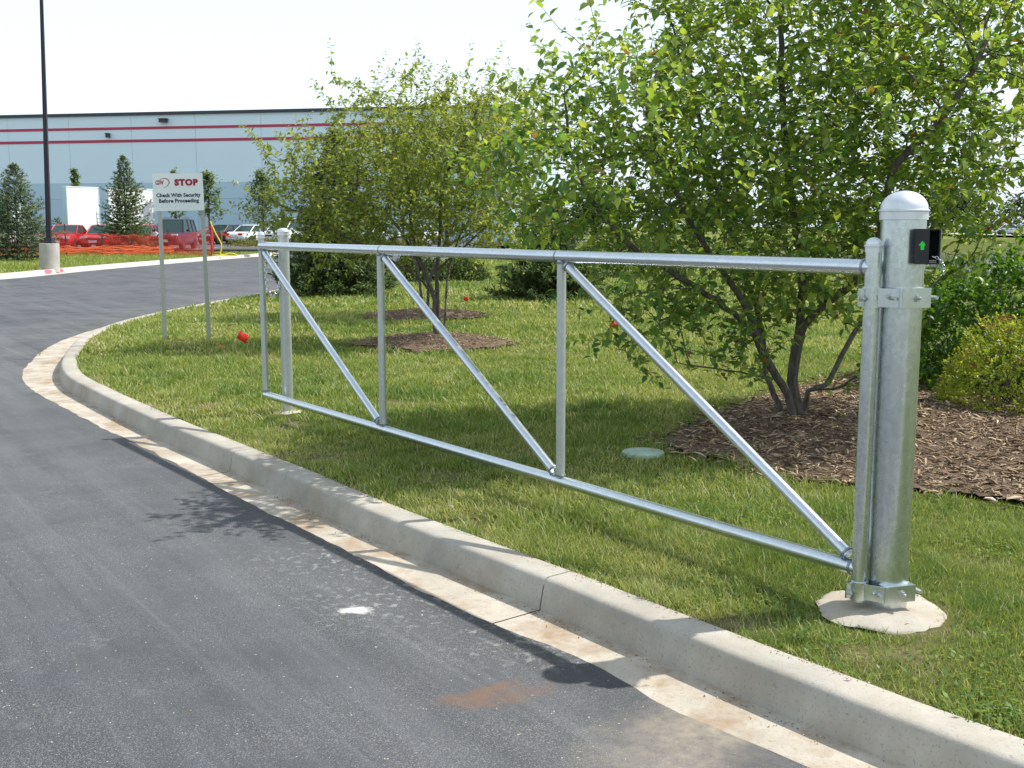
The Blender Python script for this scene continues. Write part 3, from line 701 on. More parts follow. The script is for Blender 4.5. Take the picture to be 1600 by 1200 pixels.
# hinge post
PX = np.array([1.512, 4.37]); PRD = .0845
post = thing('hinge_post', 'thick galvanised steel gate post with domed cap beside the mulch bed', 'post', (PX[0], PX[1], 0))
MB().lathe([(PRD * .9, .05), (PRD, .05), (PRD, 1.70), (PRD * .9, 1.70)], 48).build('shaft', M['galvanised_post'], post, smooth=True)
pc = MB().lathe(dome(PRD, .036, .006, .84), 48, (0, 0, 1.737)).build('domed_cap', M['cast_aluminium'], post, smooth=True, angle=.8)
hd = Vector((HX[0] - PX[0], HX[1] - PX[1], 0)); hl = hd.length; hd.normalize(); ang = math.atan2(hd.y, hd.x)
def clamp(zc, h, parent):
    cl = bpy.data.objects.new('hinge_clamp', None)
    # channel bracket in front of the post
    side = Vector((hd.y, -hd.x, 0)); side = side if side.y < 0 else -side        # camera side
    R = Matrix((hd, -side, Vector((0, 0, 1)))).transposed()
    Mx = R.to_4x4()
    m = MB(); y0 = -(PRD + .0)
    a = hl; th = .005
    # plate (front) + top and bottom flanges : channel
    def bx(c, d, mb): mb.box(R @ Vector(c), d, M=R)
    bx((.004, -PRD - .016, zc), (.140, th, h), m)
    bx((.004, -PRD + .008, zc + h / 2 - .0035), (.1395, .046, th), m); bx((.004, -PRD + .008, zc - h / 2 + .0035), (.1395, .046, th), m)
    cl = m.build('hinge_bracket', M['galvanised_pipe'], parent, bevel=.001)
    # band round hinge pipe
    pts = []; rb = .0335
    prof = [(rb, -h / 2), (rb + .005, -h / 2), (rb + .005, h / 2), (rb, h / 2)]
    o = MB().lathe([(rb, -h / 2 - .002), (rb + .005, -h / 2 - .002), (rb + .005, h / 2 + .002), (rb, h / 2 + .002)], 28, tuple(hd * hl + Vector((0, 0, zc)))).build('hinge_band', M['galvanised_post'], cl, smooth=True, angle=.6)
    m = MB(); bx((a + .044, -.002, zc), (.030, .012, h * .9), m); m.build('band_lug', M['galvanised_pipe'], cl, bevel=.0012)
    q0 = Vector((a - .004, -.036, zc)); q1 = Vector((.062, -.106, zc)); dl = q1 - q0; Rl = R @ Matrix.Rotation(math.atan2(dl.y, dl.x), 3, 'Z')
    MB().box(R @ ((q0 + q1) / 2), (dl.length, .007, h - .004), M=Rl).build('band_lug', M['galvanised_pipe'], cl, bevel=.0012)
    def bolt(c, ax, r=.0095, name='bolt'):
        q = (R @ Vector(ax)).to_track_quat('Z', 'Y').to_matrix()
        mb = MB(); mb.lathe([(r * 1.35, 0), (r * 1.35, .003)], 16, R @ Vector(c), M=q)
        mb.lathe([(r, .003), (r, .011)], 6, R @ Vector(c), M=q); mb.lathe([(r * .55, .011), (r * .55, .020), (r * .4, .023)], 10, R @ Vector(c), M=q)
        mb.build(name, M['galvanised_dull'], cl, smooth=True, angle=.5)
    bolt((-.004, -PRD - .0185, zc), (0, -1, 0), .011); bolt((a - .028, -.066, zc + .006), (.70, -.71, 0), .0085)
    bolt((a + .050, -.009, zc - .004), (0, -1, 0), .010)
    # U-bolt round the post
    rb = PRD + .0085; P = []
    P.append(R @ Vector((-rb, -PRD - .018, zc)))
    for i in range(0, 19):
        t_ = PI - PI * i / 18; P.append(R @ Vector((rb * math.cos(t_), rb * math.sin(t_), zc)))
    P.append(R @ Vector((rb, -PRD - .02, zc)))
    MB().tube(P, .0075, 10).build('u_bolt', M['galvanised_dull'], cl, smooth=True)
    return cl
clamp(1.405, .076, post); clamp(.234, .068, post)
# footing
def footing(c, r, h, label, seed):
    n = 40; prof = [(1.0, -.08), (1.0, -.005), (.93, .5), (.75, .82), (.45, 1), (0.02, 1.02)]
    V = []; m = len(prof)
    for j in range(n):
        a = 2 * PI * j / n; w = 1 + .26 * (fbm(math.cos(a) * 1.7 + 5, math.sin(a) * 1.7 + 5, seed) - .5) * 2
        for (q, z) in prof: V.append((c[0] + r * w * q * math.cos(a), c[1] + r * w * q * math.sin(a), c[2] + h * z + (fbm(q * 7 * math.cos(a) + 8, q * 7 * math.sin(a) + 8, seed + 3) - .5) * .016))
    Fc = [(j * m + i, ((j + 1) % n) * m + i, ((j + 1) % n) * m + i + 1, j * m + i + 1) for j in range(n) for i in range(m - 1)]
    mb = MB(); mb.add(V, Fc); o = mb.build('concrete_footing', M['footing_concrete'], smooth=True, angle=1.2); tag(o, label, 'footing'); return o
footing((FOOT[0] + .02, PX[1] - .02, float(ground_z(*PX)) + .004), .250, .016, 'broad pale concrete footing round the thick gate post', 3)
# latch post
LP = np.array([-1.835, 9.06])
lp = thing('latch_post', 'slim galvanised post with a domed cap at the far end of the gate', 'post', (LP[0], LP[1], 0))
lz = float(ground_z(*LP))
MB().lathe([(.04, lz - .05), (.044, lz - .05), (.044, 1.60), (.04, 1.60)], 28).build('shaft', M['galvanised_dull'], lp, smooth=True)
MB().lathe(dome(.0445, .03, .004, .55), 28, (0, 0, 1.63)).build('domed_cap', M['cast_aluminium'], lp, smooth=True, angle=.8)
footing((LP[0], LP[1], lz - .018), .13, .026, 'small broken concrete footing half buried round the slim post', 8)
# chain between gate end and latch post
def link_mesh(L=.034, w=.021, r=.0032):
    P = []; h = (L - w) / 2
    for i in range(6): a = -PI / 2 + PI * i / 5; P.append((h + math.cos(a) * w / 2, math.sin(a) * w / 2, 0))
    for i in range(6): a = PI / 2 + PI * i / 5; P.append((-h + math.cos(a) * w / 2, math.sin(a) * w / 2, 0))
    P.append(P[0]); return MB().tube(P, r, 5, cap=False).mesh('chain_link', smooth=True)
LK = link_mesh(); LK.materials.append(M['galvanised_pipe'])
def chain(name, label, pts, scale=1.0):
    L = cr(pts, .002); s_ = np.concatenate([[0], np.cumsum(np.linalg.norm(np.diff(L, axis=0), axis=1))])
    root = thing(name, label, 'chain', tuple(L[0])); pitch = .0265 * scale; n = int(s_[-1] / pitch)
    for i in range(n):
        s0 = (i + .5) * pitch; p = np.array([np.interp(s0, s_, L[:, k]) for k in range(3)]); q = np.array([np.interp(s0 + .004, s_, L[:, k]) for k in range(3)])
        o = link('chain_link', LK, root); d = Vector(q - p).normalized()
        o.rotation_euler = (d.to_track_quat('X', 'Z').to_matrix() @ Matrix.Rotation(PI / 2 * (i % 2) + .4, 3, 'X')).to_euler(); o.location = Vector(p - L[0]); o.scale = (scale,) * 3
ge3 = np.array([GE[0], GE[1]])
chain('chain', 'thin steel chain hanging between the gate end and the slim post', [(GE[0] + .03, GE[1] - .03, 1.44), (GE[0] + .035, GE[1] - .03, 1.28), (GE[0] + .05, GE[1] - .03, 1.16), (GE[0] + .09, GE[1] - .01, 1.12), (GE[0] + .12, GE[1] + .02, 1.17), (GE[0] + .135, GE[1] + .03, 1.25)])
# black reflector / lock box
bc = un(1450, 385, d=4.27)
bx_ = thing('black_box', 'black open sided box with a green arrow fixed to the gate post', 'box', tuple(bc), math.radians(-23))
hw, hh, dp = .0455, .066, .085
m = MB(); tk = .005
m.box((-hw + .026, -dp / 2, 0), (.052, tk, 2 * hh))                            # front plate, left half
m.box((0, 0, hh - tk / 2), (2 * hw, dp, tk)); m.box((0, 0, -hh + tk / 2), (2 * hw, dp, tk))
m.box((-hw + tk / 2, .002, 0), (tk, dp - .008, 2 * hh - 2 * tk)); m.box((hw - tk / 2, .0, 0), (tk, dp, 2 * hh - 2 * tk))
m.build('housing', M['black_plastic'], bx_, bevel=.0016)
MB().box((0, dp / 2 - .004, 0), (2 * hw - 2 * tk - .001, .004, 2 * hh - 2 * tk - .001)).build('back_plate', M['black_inside'], bx_)
m = MB(); s_ = .0052; ar = [(-.45, -1.25), (.65, -1.25), (.65, 0), (1.2, .0), (0, 1.35), (-1.25, -.05), (-.55, .0)]
m.prism([(x * s_ * 2.1, z * s_ * 2.5) for x, z in ar], (0, -.0008, 0), (-.018, -dp / 2 - .0026, .004)); m.build('green_arrow', M['fluorescent_green'], bx_)
m = MB()
for z_ in (-.052, -.058): m.box((.021, -dp / 2 + .01, z_), (.026, .0015, .002))
m.build('silver_mark', M['rim'], bx_)
bp = Vector((bc[0], bc[1], bc[2]))
chain('chain', 'short shiny bead chain dangling from the black box', [tuple(bp + Vector(q)) for q in ((-.0, -.052, -.036), (.018, -.055, -.043), (.035, -.056, -.057), (.043, -.055, -.075), (.045, -.052, -.105))], .42)

# ================================================================== STOP sign
sg = thing('warning_sign', 'white rectangular STOP sign on two thin metal posts in the lawn', 'sign', (0, 0, 0))
pL0 = un(258, 533, .17); pR0 = un(327, 530, .17); 
pL1 = un(247, 272, d=14.45); pR1 = un(313, 271, d=14.62)
for a, b in ((pL0, pL1), (pR0, pR1)):
    a = Vector(a); b = Vector(b); a = a - (b - a).normalized() * .06
    m = MB(); poly = [(-.028, 0), (.028, 0), (.028, .004), (.012, .006), (.012, .024), (.008, .024), (.008, .008), (-.008, .008), (-.008, .024), (-.012, .024), (-.012, .006), (-.028, .004)]
    m.prism([(x, y_) for x, y_ in poly], tuple(b - a), tuple(a), X=(1, 0, 0), Z=(0, 1, 0)); m.build('sign_post', M['galvanised_dull'], sg)
BL = Vector(un(241.5, 330, d=14.36)); BR = Vector(un(319.5, 328.5, d=14.53)); TL = Vector(un(237.5, 271.5, d=14.36)); TR = Vector(un(316.5, 270, d=14.53))
ex = (BR - BL).normalized(); ez = (TL - BL).normalized(); ny = ex.cross(ez).normalized(); ny = -ny if ny.y > 0 else ny     # faces camera
PW = (BR - BL).length; PH = ((TL - BL).length + (TR - BR).length) / 2
m = MB(); cr_ = .012
pl = []
for (cx, cz, a0) in ((PW - cr_, cr_, -90), (PW - cr_, PH - cr_, 0), (cr_, PH - cr_, 90), (cr_, cr_, 180)):
    for i in range(5): a = math.radians(a0 + 90 * i / 4); pl.append((cx + cr_ * math.cos(a), cz + cr_ * math.sin(a)))
m.prism(pl, tuple(-ny * .003), tuple(BL), X=ex, Z=ez); panel = m.build('sign_panel', M['sign_white'], sg)
def text_mesh(txt, size, offset=0.0, shear=0.0, spacing=1.0):
    cu = bpy.data.curves.new('lettering', 'FONT'); cu.body = txt; cu.size = size; cu.offset = offset; cu.shear = shear; cu.space_character = spacing; cu.extrude = .0006; cu.resolution_u = 3
    o = bpy.data.objects.new('tmp', cu); COL.objects.link(o); dg = bpy.context.evaluated_depsgraph_get(); me = bpy.data.meshes.new_from_object(o.evaluated_get(dg)); bpy.data.objects.remove(o); bpy.data.curves.remove(cu); return me
def put_text(txt, u0, u1, v0, v1, mat, **kw):
    """fit text into the panel rectangle (fractions of width and height)"""
    me = text_mesh(txt, .1, **kw); co = np.array([v.co[:] for v in me.vertices]); lo = co.min(0); hi = co.max(0)
    sx = (u1 - u0) * PW / (hi[0] - lo[0]); sz = (v1 - v0) * PH / (hi[1] - lo[1])
    for v in me.vertices:
        x = (v.co.x - lo[0]) * sx + u0 * PW; z = (v.co.y - lo[1]) * sz + v0 * PH; v.co = BL + ex * x + ez * z + ny * (.0012 + v.co.z)
    me.materials.clear(); return link('lettering', me, panel, mat)
put_text('STOP', .43, .905, .665, .85, M['sign_red'], offset=.0075, spacing=1.16)
put_text('Check With Security', .055, .94, .335, .475, M['sign_ink'], offset=.0048, spacing=1.06)
put_text('Before Proceeding', .10, .90, .185, .325, M['sign_ink'], offset=.0048, spacing=1.06)
put_text('CDW', .055, .225, .70, .82, M['sign_red'], offset=.004, shear=.25, spacing=1.0)
m = MB(); Vv = []; n_ = 26          # swoosh: crescent of changing width
for i in range(n_ + 1):
    a = math.radians(248 + (360 + 118 - 248) * i / n_); w = .006 + .014 * abs(math.sin(PI * i / n_)) ** 1.2; w *= .55
    cx, cz, rx, rz_ = .215, .745, .125 * PW, .125 * PH; rt = math.radians(24)
    for rr_ in (0, 1):
        x = (rx - rr_ * w * 1.1) * math.cos(a); z = (rz_ - rr_ * w * 1.1) * math.sin(a); x, z = x * math.cos(rt) - z * math.sin(rt), x * math.sin(rt) + z * math.cos(rt)
        Vv.append(BL + ex * (cx * PW + x) + ez * (cz * PH + z) + ny * .0014)
m.add(Vv, [(2 * i, 2 * i + 1, 2 * i + 3, 2 * i + 2) for i in range(n_)]); m.build('swoosh', M['sign_red'], panel)

# ================================================================== small things in the lawn
def flag(px, py, size, tilt, label, zg=.17, h=.28, d=None):
    c = un(px, py, d=d); rt = thing('marker_flag', label, 'flag', (c[0], c[1], float(ground_z(c[0], c[1]))), 0, 'red marker flags in the lawn')
    hz = c[2] - float(ground_z(c[0], c[1])) - .02; hz = max(hz, .05)
    R = Matrix.Rotation(tilt, 3, 'Y'); n = 6; V = []
    for i in range(n + 1):
        for j in (0, 1):
            x = size * i / n; z = -size * .8 * j; y = .004 * math.sin(i * 1.1); p_ = R @ Vector((x - size / 2, y, z + size * .4)); V.append(p_ + Vector((0, 0, hz)))
    Fc = [(2 * i, 2 * i + 1, 2 * i + 3, 2 * i + 2) for i in range(n)]; m = MB(); m.add(V, Fc); o = m.build('cloth', M['flag_red'], rt, smooth=True)
    md = o.modifiers.new('s', 'SOLIDIFY'); md.thickness = .0006
    MB().tube([V[0], V[1], V[1] + (V[1] - V[0]) * .5 + Vector((.01, 0, -.05)), (V[1].x + .02, 0, -.04)], .0018, 5).build('wire_stem', M['rim'], rt)
flag(379.5, 524, .125, .55, 'red plastic marker flag nearest the slim latch post', d=12.9)
flag(728, 465, .085, .45, 'small red marker flag in the lawn behind the middle tree', d=18.6)
flag(960, 505, .10, .5, 'red marker flag half hidden by low branches of the big tree', d=14.2)
c = un(349, 546, .19); m = MB(); m.box((0, 0, 0), (.10, .035, .004), M=Matrix.Rotation(.55, 3, 'Y') @ Matrix.Rotation(.5, 3, 'Z')); m.box((-.06, 0, .035), (.06, .03, .003), M=Matrix.Rotation(.35, 3, 'Y') @ Matrix.Rotation(.3, 3, 'Z'))
o = m.build('ribbon_scrap', M['flag_orange']); o.location = c + np.array([0, 0, .03]); tag(o, 'orange plastic ribbon scrap lying in the grass near the STOP sign', 'litter')
c = un(362, 512, .2); m = MB(); V = [(-.07, 0, .0), (-.02, -.02, .035), (.07, -.01, .03), (.075, .02, .02), (.0, .02, .01), (-.05, .03, -.01), (-.07, -.01, -.03)]; m.add(V, [(0, 1, 4), (1, 2, 3, 4), (0, 4, 5), (0, 5, 6)])
o = m.build('paper_scrap', M['paper_tan']); o.location = c + np.array([0, 0, .03]); tag(o, 'crumpled tan paper scrap in the grass beside a red flag', 'litter'); md = o.modifiers.new('s', 'SOLIDIFY'); md.thickness = .004
lid = thing('valve_cover', 'round pale green valve cover set in the lawn before the mulch', 'cover', (LID[0], LID[1], float(ground_z(LID[0], LID[1])) + .012))
MB().lathe([(.135, -.05), (.14, .0), (.136, .008), (.12, .009), (.118, .006)], 36).build('ring', M['lid_green'], lid, smooth=True, angle=.6)
MB().lathe([(.116, -.02), (.116, .008), (.02, .013), (.001, .013)], 36).build('lid', M['lid_green'], lid, smooth=True, angle=.6)

# weed growing in the kerb joint
wd = un(135, 604, .02); 
def weed(c, h, n, label, spread=.5):
    P = []; D = []; S = []
    st = MB()
    for i in range(n):
        a = random.uniform(0, 2 * PI); L = h * random.uniform(.5, 1); tip = Vector((math.cos(a) * L * spread, math.sin(a) * L * spread, L))
        st.tube([(0, 0, 0), tip * .5 + Vector((0, 0, .03)), tip], [.002, .0015, .001], 4)
        for k in range(6):
            t_ = .25 + .75 * k / 5; q = tip * t_; b_ = random.uniform(0, 2 * PI); P.append(np.array(q)); D.append((math.cos(b_), math.sin(b_), random.uniform(-.2, .6))); S.append(h * .28)
    rt = thing('weed', label, 'plant', c); st.build('stem', M['weed_leaf'], rt)
    V, F, T = scatter(LEAF4, LEAF4F, frames(np.array(D, float), np.tile([0, 0, 1.0], (len(P), 1)), S), np.array(P), rng.uniform(0, 1, len(P)))
    link('foliage', np_mesh('foliage', V, F, {'tint': T}), rt, M['weed_leaf'])
LEAF8 = [(0, 0, 0), (-.27, .30, .06), (0, .32, -.03), (.27, .30, .06), (-.23, .62, .0), (0, .66, -.07), (.23, .62, .0), (0, 1.0, -.20)]
LEAF8F = [(0, 1, 2), (0, 2, 3), (1, 4, 5, 2), (2, 5, 6, 3), (4, 7, 5), (5, 7, 6)]
LEAF4 = [(0, 0, 0), (-.27, .42, .06), (0, .45, -.04), (.27, .42, .06), (0, 1.0, -.16)]
LEAF4F = [(0, 1, 2), (0, 2, 3), (1, 4, 2), (2, 4, 3)]
weed((wd[0], wd[1], .0), .17, 7, 'green weed sprouting from the kerb joint near the road bend')
c = un(62, 556, .0); weed((c[0], c[1], .01), .08, 4, 'tiny green weed at the asphalt edge of the bend', 1.0)
c = un(1118, 712, .2); weed((c[0], c[1] + .9, float(ground_z(c[0], c[1] + .9)) + .02), .09, 7, 'low green weed sprouting in the mulch left of the trunks', 1.3)

# ================================================================== TREES
def blobs_points(blobs, n):
    P = []
    vol = np.array([b[3] * b[4] * b[5] * b[2] ** 2 for b in blobs]); cnt = (vol / vol.sum() * n).astype(int)
    for b, k in zip(blobs, cnt):
        px, py, d, rx, ry, rd = b; c = un(px, py, d=d); q = rng.normal(0, 1, (k, 3)); q /= np.linalg.norm(q, axis=1, keepdims=True); q *= rng.uniform(0, 1, (k, 1)) ** (1 / 2.3)
        P.append(c + q * np.array([rx * d / F_PX, rd, ry * d / F_PX]))
    return np.vstack(P)
def colonize(stems, att, step=.12, infl=1.6, kill=.17, iters=110):
    nodes = []; par = []
    for st in stems:
        L = cr(st[1], step) if len(st[1]) > 2 else np.linspace(st[1][0], st[1][1], max(2, int(np.linalg.norm(np.subtract(*st[1])) / step)))
        p0 = -1 if st[0] is None else int(np.argmin([np.linalg.norm(np.array(q) - L[0]) for q in nodes]))
        for i, q in enumerate(L):
            if i == 0 and p0 >= 0: last = p0; continue
            nodes.append(q + rng.normal(0, .006, 3)); par.append(last if (i or p0 >= 0) else -1); last = len(nodes) - 1
    N = np.array(nodes); par = list(par); att = att.copy()
    near = np.full(len(att), -1); dist = np.full(len(att), 1e9)
    def upd(lo):
        nonlocal near, dist
        D = np.linalg.norm(att[:, None, :] - N[None, lo:, :], axis=2); j = D.argmin(1); d = D[np.arange(len(att)), j]; b = d < dist
        near[b] = j[b] + lo; dist[b] = d[b]
    upd(0)
    grown = {}
    for it in range(iters):
        k = dist > kill; att = att[k]; near = near[k]; dist = dist[k]
        if len(att) == 0: break
        R_ = infl if it > 12 else 3.0
        a = dist < R_
        if not a.any(): break
        dirs = {}
        v = att[a] - N[near[a]]; v /= np.linalg.norm(v, axis=1, keepdims=True)
        S = np.zeros((len(N), 3)); np.add.at(S, near[a], v); ids = np.unique(near[a])
        new = []
        for i in ids:
            if grown.get(i, 0) >= 3: continue
            s_ = S[i]; l = np.linalg.norm(s_)
            if l < 1e-3: continue
            pd = N[i] - N[par[i]] if par[i] >= 0 else np.array([0, 0, 1.0]); pd = pd / (np.linalg.norm(pd) + 1e-9)
            s_ = s_ / l + pd * .35 + np.array([0, 0, .08]) + rng.normal(0, .12, 3); s_ /= np.linalg.norm(s_)
            new.append(N[i] + s_ * step); par.append(i); grown[i] = grown.get(i, 0) + 1
        if not new: break
        lo = len(N); N = np.vstack([N, new]); upd(lo)
    return N, np.array(par)
def wood(N, par, r_tip, r_pow, mb, n_main=8):
    n = len(N); ch = [[] for _ in range(n)]
    for i, p in enumerate(par):
        if p >= 0: ch[p].append(i)
    R = np.zeros(n)
    for i in range(n - 1, -1, -1):
        R[i] = r_tip if not ch[i] else sum(R[c] ** r_pow for c in ch[i]) ** (1 / r_pow)
    starts = [i for i in range(n) if par[i] < 0]
    stack = [(None, s) for s in starts]
    while stack:
        p, s = stack.pop(); line = [] if p is None else [p]; cur = s
        while True:
            line.append(cur)
            if not ch[cur]: break
            big = max(ch[cur], key=lambda c: R[c])
            for c in ch[cur]:
                if c != big: stack.append((cur, c))
            cur = big
        rr = [R[q] for q in line]
        if p is not None: rr[0] = rr[1] if len(rr) > 1 else rr[0]
        k = 8 if max(rr) > .02 else (5 if max(rr) > .008 else 3)
        # thin out points on thin branches
        mb.tube([N[q] for q in line], rr, k, cap=False)
    return R, ch
def leaves_on(N, par, R, ch, dens, L0, shoot_len, up_bias, rmax=.012, droop=.5, shoot_prob=.5):
    """leaf positions, directions; also shoot lines"""
    P = []; D = []; S = []; shoots = []
    for i in range(len(N)):
        if R[i] > rmax or par[i] < 0: continue
        base = N[i]; pd = N[i] - N[par[i]]; pd = pd / (np.linalg.norm(pd) + 1e-9)
        if not ch[i] or random.random() < shoot_prob * .35:
            L = shoot_len * random.uniform(.5, 1.25); d = pd * 1.0 + np.array([0, 0, up_bias]) + rng.normal(0, .35, 3); d /= np.linalg.norm(d)
            k = max(4, int(L / .032)); line = []; q = base.copy(); dd = d.copy()
            side = 1
            for j in range(k):
                line.append(q.copy()); dd = dd + np.array([0, 0, -.05 * droop]) + rng.normal(0, .05, 3); dd /= np.linalg.norm(dd); q = q + dd * L / k
                if j > 0:
                    a = j * 2.4; o1 = np.cross(dd, [0, 0, 1.0]); o1 /= np.linalg.norm(o1) + 1e-6; o2 = np.cross(dd, o1)
                    ld = dd * .45 + (o1 * math.cos(a) + o2 * math.sin(a)) * .85 + np.array([0, 0, -.25 * droop]) + rng.normal(0, .12, 3)
                    P.append(q.copy()); D.append(ld); S.append(L0 * random.uniform(.7, 1.2) * (1 - .35 * j / k))
            line.append(q.copy()); shoots.append(line)
        m_ = dens if random.random() < .85 else dens + 2
        for j in range(rng.poisson(m_)):
            ld = rng.normal(0, 1, 3); ld[2] = ld[2] * .5 - .1 * droop; P.append(base + rng.normal(0, .018, 3)); D.append(ld); S.append(L0 * random.uniform(.4, .95))
    return np.array(P), np.array(D), np.array(S), shoots
def build_tree(name, label, cat, base, stems, blobs, natt, mats, leaf_tpl, L0, shoot_len, dens, step=.12, kill=.17, group=None, near_leaves=0, r_tip=.0022, r_pow=2.35, shoot_prob=.5, drop=None, rmax=.012):
    root = thing(name, label, cat, tuple(base), 0, group)
    base = np.array(base)
    att = blobs_points(blobs, natt)
    N, par = colonize(stems, att, step, 1.6, kill)
    mb = MB(); R, ch = wood(N, par, r_tip, r_pow, mb)
    P, D, S, shoots = leaves_on(N, par, R, ch, dens, L0, shoot_len, .55, rmax=rmax, shoot_prob=shoot_prob)
    mb.v = [tuple(np.array(v) - base) for v in mb.v]; mb.build('trunk', M['bark'], root, smooth=True)
    tw = MB()
    for l in shoots: tw.tube([l[0] - base, l[len(l) // 2] - base, l[-1] - base], [.0022, .0016, .0008], 3, cap=False)
    o = tw.build('twigs', M['bark'], root); o['kind'] = 'stuff'
    n = len(P); up = np.stack([rng.normal(0, .45, n), rng.normal(0, .45, n), np.ones(n)], 1)
    Mx = frames(D, up, S); Mx[:, :, 0] *= rng.uniform(.75, 1.25, (n, 1))
    tint = np.clip(rng.beta(2.2, 2.6, n) + .12 * (P[:, 2] - base[2] - 1.8) / 2, 0, .95); tint[rng.uniform(0, 1, n) < .02] = 1
    tint[S > L0 * .95] = np.clip(tint[S > L0 * .95] + .12, 0, .97)
    rest = np.ones(n, bool)
    if near_leaves:
        # the leaves that show largest: nearest to the photographer and in view
        dd = np.linalg.norm(P - np.array([0, 0, CAM_H]), axis=1); inv = (np.abs(P[:, 0] / P[:, 1]) < .45) & (P[:, 2] < CAM_H + .2 * P[:, 1])
        score = S / dd * inv; ids = np.argsort(-score)[:near_leaves]; rest[ids] = False
        var = []
        for v_ in range(5):
            tv = np.array(LEAF8) * np.array([random.uniform(.85, 1.2), 1, random.uniform(.6, 1.8)])
            me = np_mesh('leaf', tv, [np.array([f for f in LEAF8F if len(f) == 3]), np.array([f for f in LEAF8F if len(f) == 4])], {'tint': np.full(8, [.15, .35, .55, .7, .88][v_])}, False); me.materials.append(mats[0]); var.append(me)
        for c_, i in enumerate(ids):
            o = link('leaf', var[int(c_ * 2.63) % 5], root); m4 = Matrix(Mx[i].tolist()).to_4x4(); m4.translation = Vector(P[i] - base); o.matrix_local = m4
    V, F, T = scatter(leaf_tpl[0], leaf_tpl[1], Mx[rest], P[rest] - base, tint[rest])
    o = link('foliage', np_mesh('foliage', V, F, {'tint': T}), root, mats[0]); o['kind'] = 'stuff'
    print(name, 'nodes', len(N), 'leaves', n)
    return root
def S_(d0, *pts):
    """stem through photo points; each (px, py, depth offset)"""
    return [un(px, py, d=d0 + dz) for px, py, dz in pts]
dT = T1[1]
zb = float(ground_z(T1[0], T1[1])) - .02
def gb(px, dd, z0=None):
    p_ = un(px, 655, d=dT + dd); p_[2] = float(ground_z(p_[0], p_[1])) - .03; return p_
stems1 = [
    (None, [gb(1250, 0)] + S_(dT, (1238, 592, 0), (1247, 539, -.05), (1256, 507, -.1), (1303, 464, -.25), (1340, 438, -.4), (1375, 370, -.55), (1400, 260, -.6), (1476, 180, -.7), (1530, 90, -.7))),
    (1, S_(dT, (1250, 520, -.07), (1253, 430, .1), (1240, 330, .2), (1228, 245, .25), (1222, 150, .2), (1221, 20, .2))),
    (None, [gb(1258, .12)] + S_(dT, (1262, 610, .1), (1290, 600, .15), (1316, 554, .3), (1350, 492, .5), (1420, 400, .8), (1500, 310, 1.0), (1600, 260, 1.1))),
    (None, [gb(1240, -.10)] + S_(dT, (1231, 615, -.1), (1205, 575, -.25), (1180, 520, -.4), (1160, 470, -.6), (1100, 380, -.9), (1050, 290, -1.0), (1010, 180, -1.0))),
    (None, [gb(1218, .05)] + S_(dT, (1210, 614, .1), (1197, 585, .2), (1185, 500, .3), (1150, 380, .4), (1110, 260, .5), (1080, 120, .6))),
    (1, S_(dT, (1205, 585, .15), (1190, 588, 0), (1119, 576, -.2), (1059, 567, -.4))),
    (1, S_(dT, (1262, 600, .1), (1300, 610, -.1), (1337, 589, -.3), (1390, 500, -.5), (1480, 430, -.4))),
    (1, S_(dT, (1180, 520, -.4), (1120, 470, -.7), (1040, 420, -1.0), (960, 360, -1.2), (900, 260, -1.3), (880, 150, -1.3))),
]
blobs1 = [(1260, 180, dT, 250, 260, 1.5), (1120, 330, dT - .5, 190, 190, 1.1), (1430, 170, dT, 220, 270, 1.4), (1300, 380, dT, 130, 115, 1.1), (1520, 262, dT + .5, 130, 58, .9), (1590, 120, dT - .2, 140, 170, 1.0),
          (1060, 110, dT, 70, 140, .8), (1150, -40, dT + .2, 180, 95, 1.1), (1400, -60, dT + .1, 280, 110, 1.2), (900, 230, dT - 1.3, 110, 130, .6), (890, 110, dT - 1.3, 55, 105, .5), (980, 250, dT - .9, 120, 130, .8),
          (1040, 480, dT - .9, 95, 75, .6), (1000, 540, dT - 1.0, 45, 60, .4), (1130, 520, dT - .5, 100, 60, .6), (1020, 400, dT - .9, 120, 90, .7), (1230, 470, dT - .1, 120, 70, .9), (860, 330, dT - 1.2, 55, 70, .5), (1180, 585, dT - .3, 60, 22, .4), (860, 200, dT - 1.2, 85, 100, .8), (835, 290, dT - 1.2, 75, 90, .8), (900, 340, dT - 1.1, 100, 70, .8), (940, 180, dT - 1.0, 90, 100, .8), (850, 240, dT - 1.3, 70, 110, .7), (1010, 310, dT - .8, 110, 90, .8), (930, 300, dT - 1.1, 110, 90, .7), (1000, 200, dT - .8, 100, 110, .8), (1100, 230, dT - .6, 120, 120, .9)]
build_tree('crab_apple_tree', 'large multi stemmed leafy tree rising behind the gate post', 'tree', (T1[0], T1[1], zb), stems1, blobs1, 5400, [M['crab_leaf']], (LEAF8, LEAF8F), .088, .42, 5.6, near_leaves=290, r_tip=.0024, r_pow=2.2, step=.10, kill=.125)
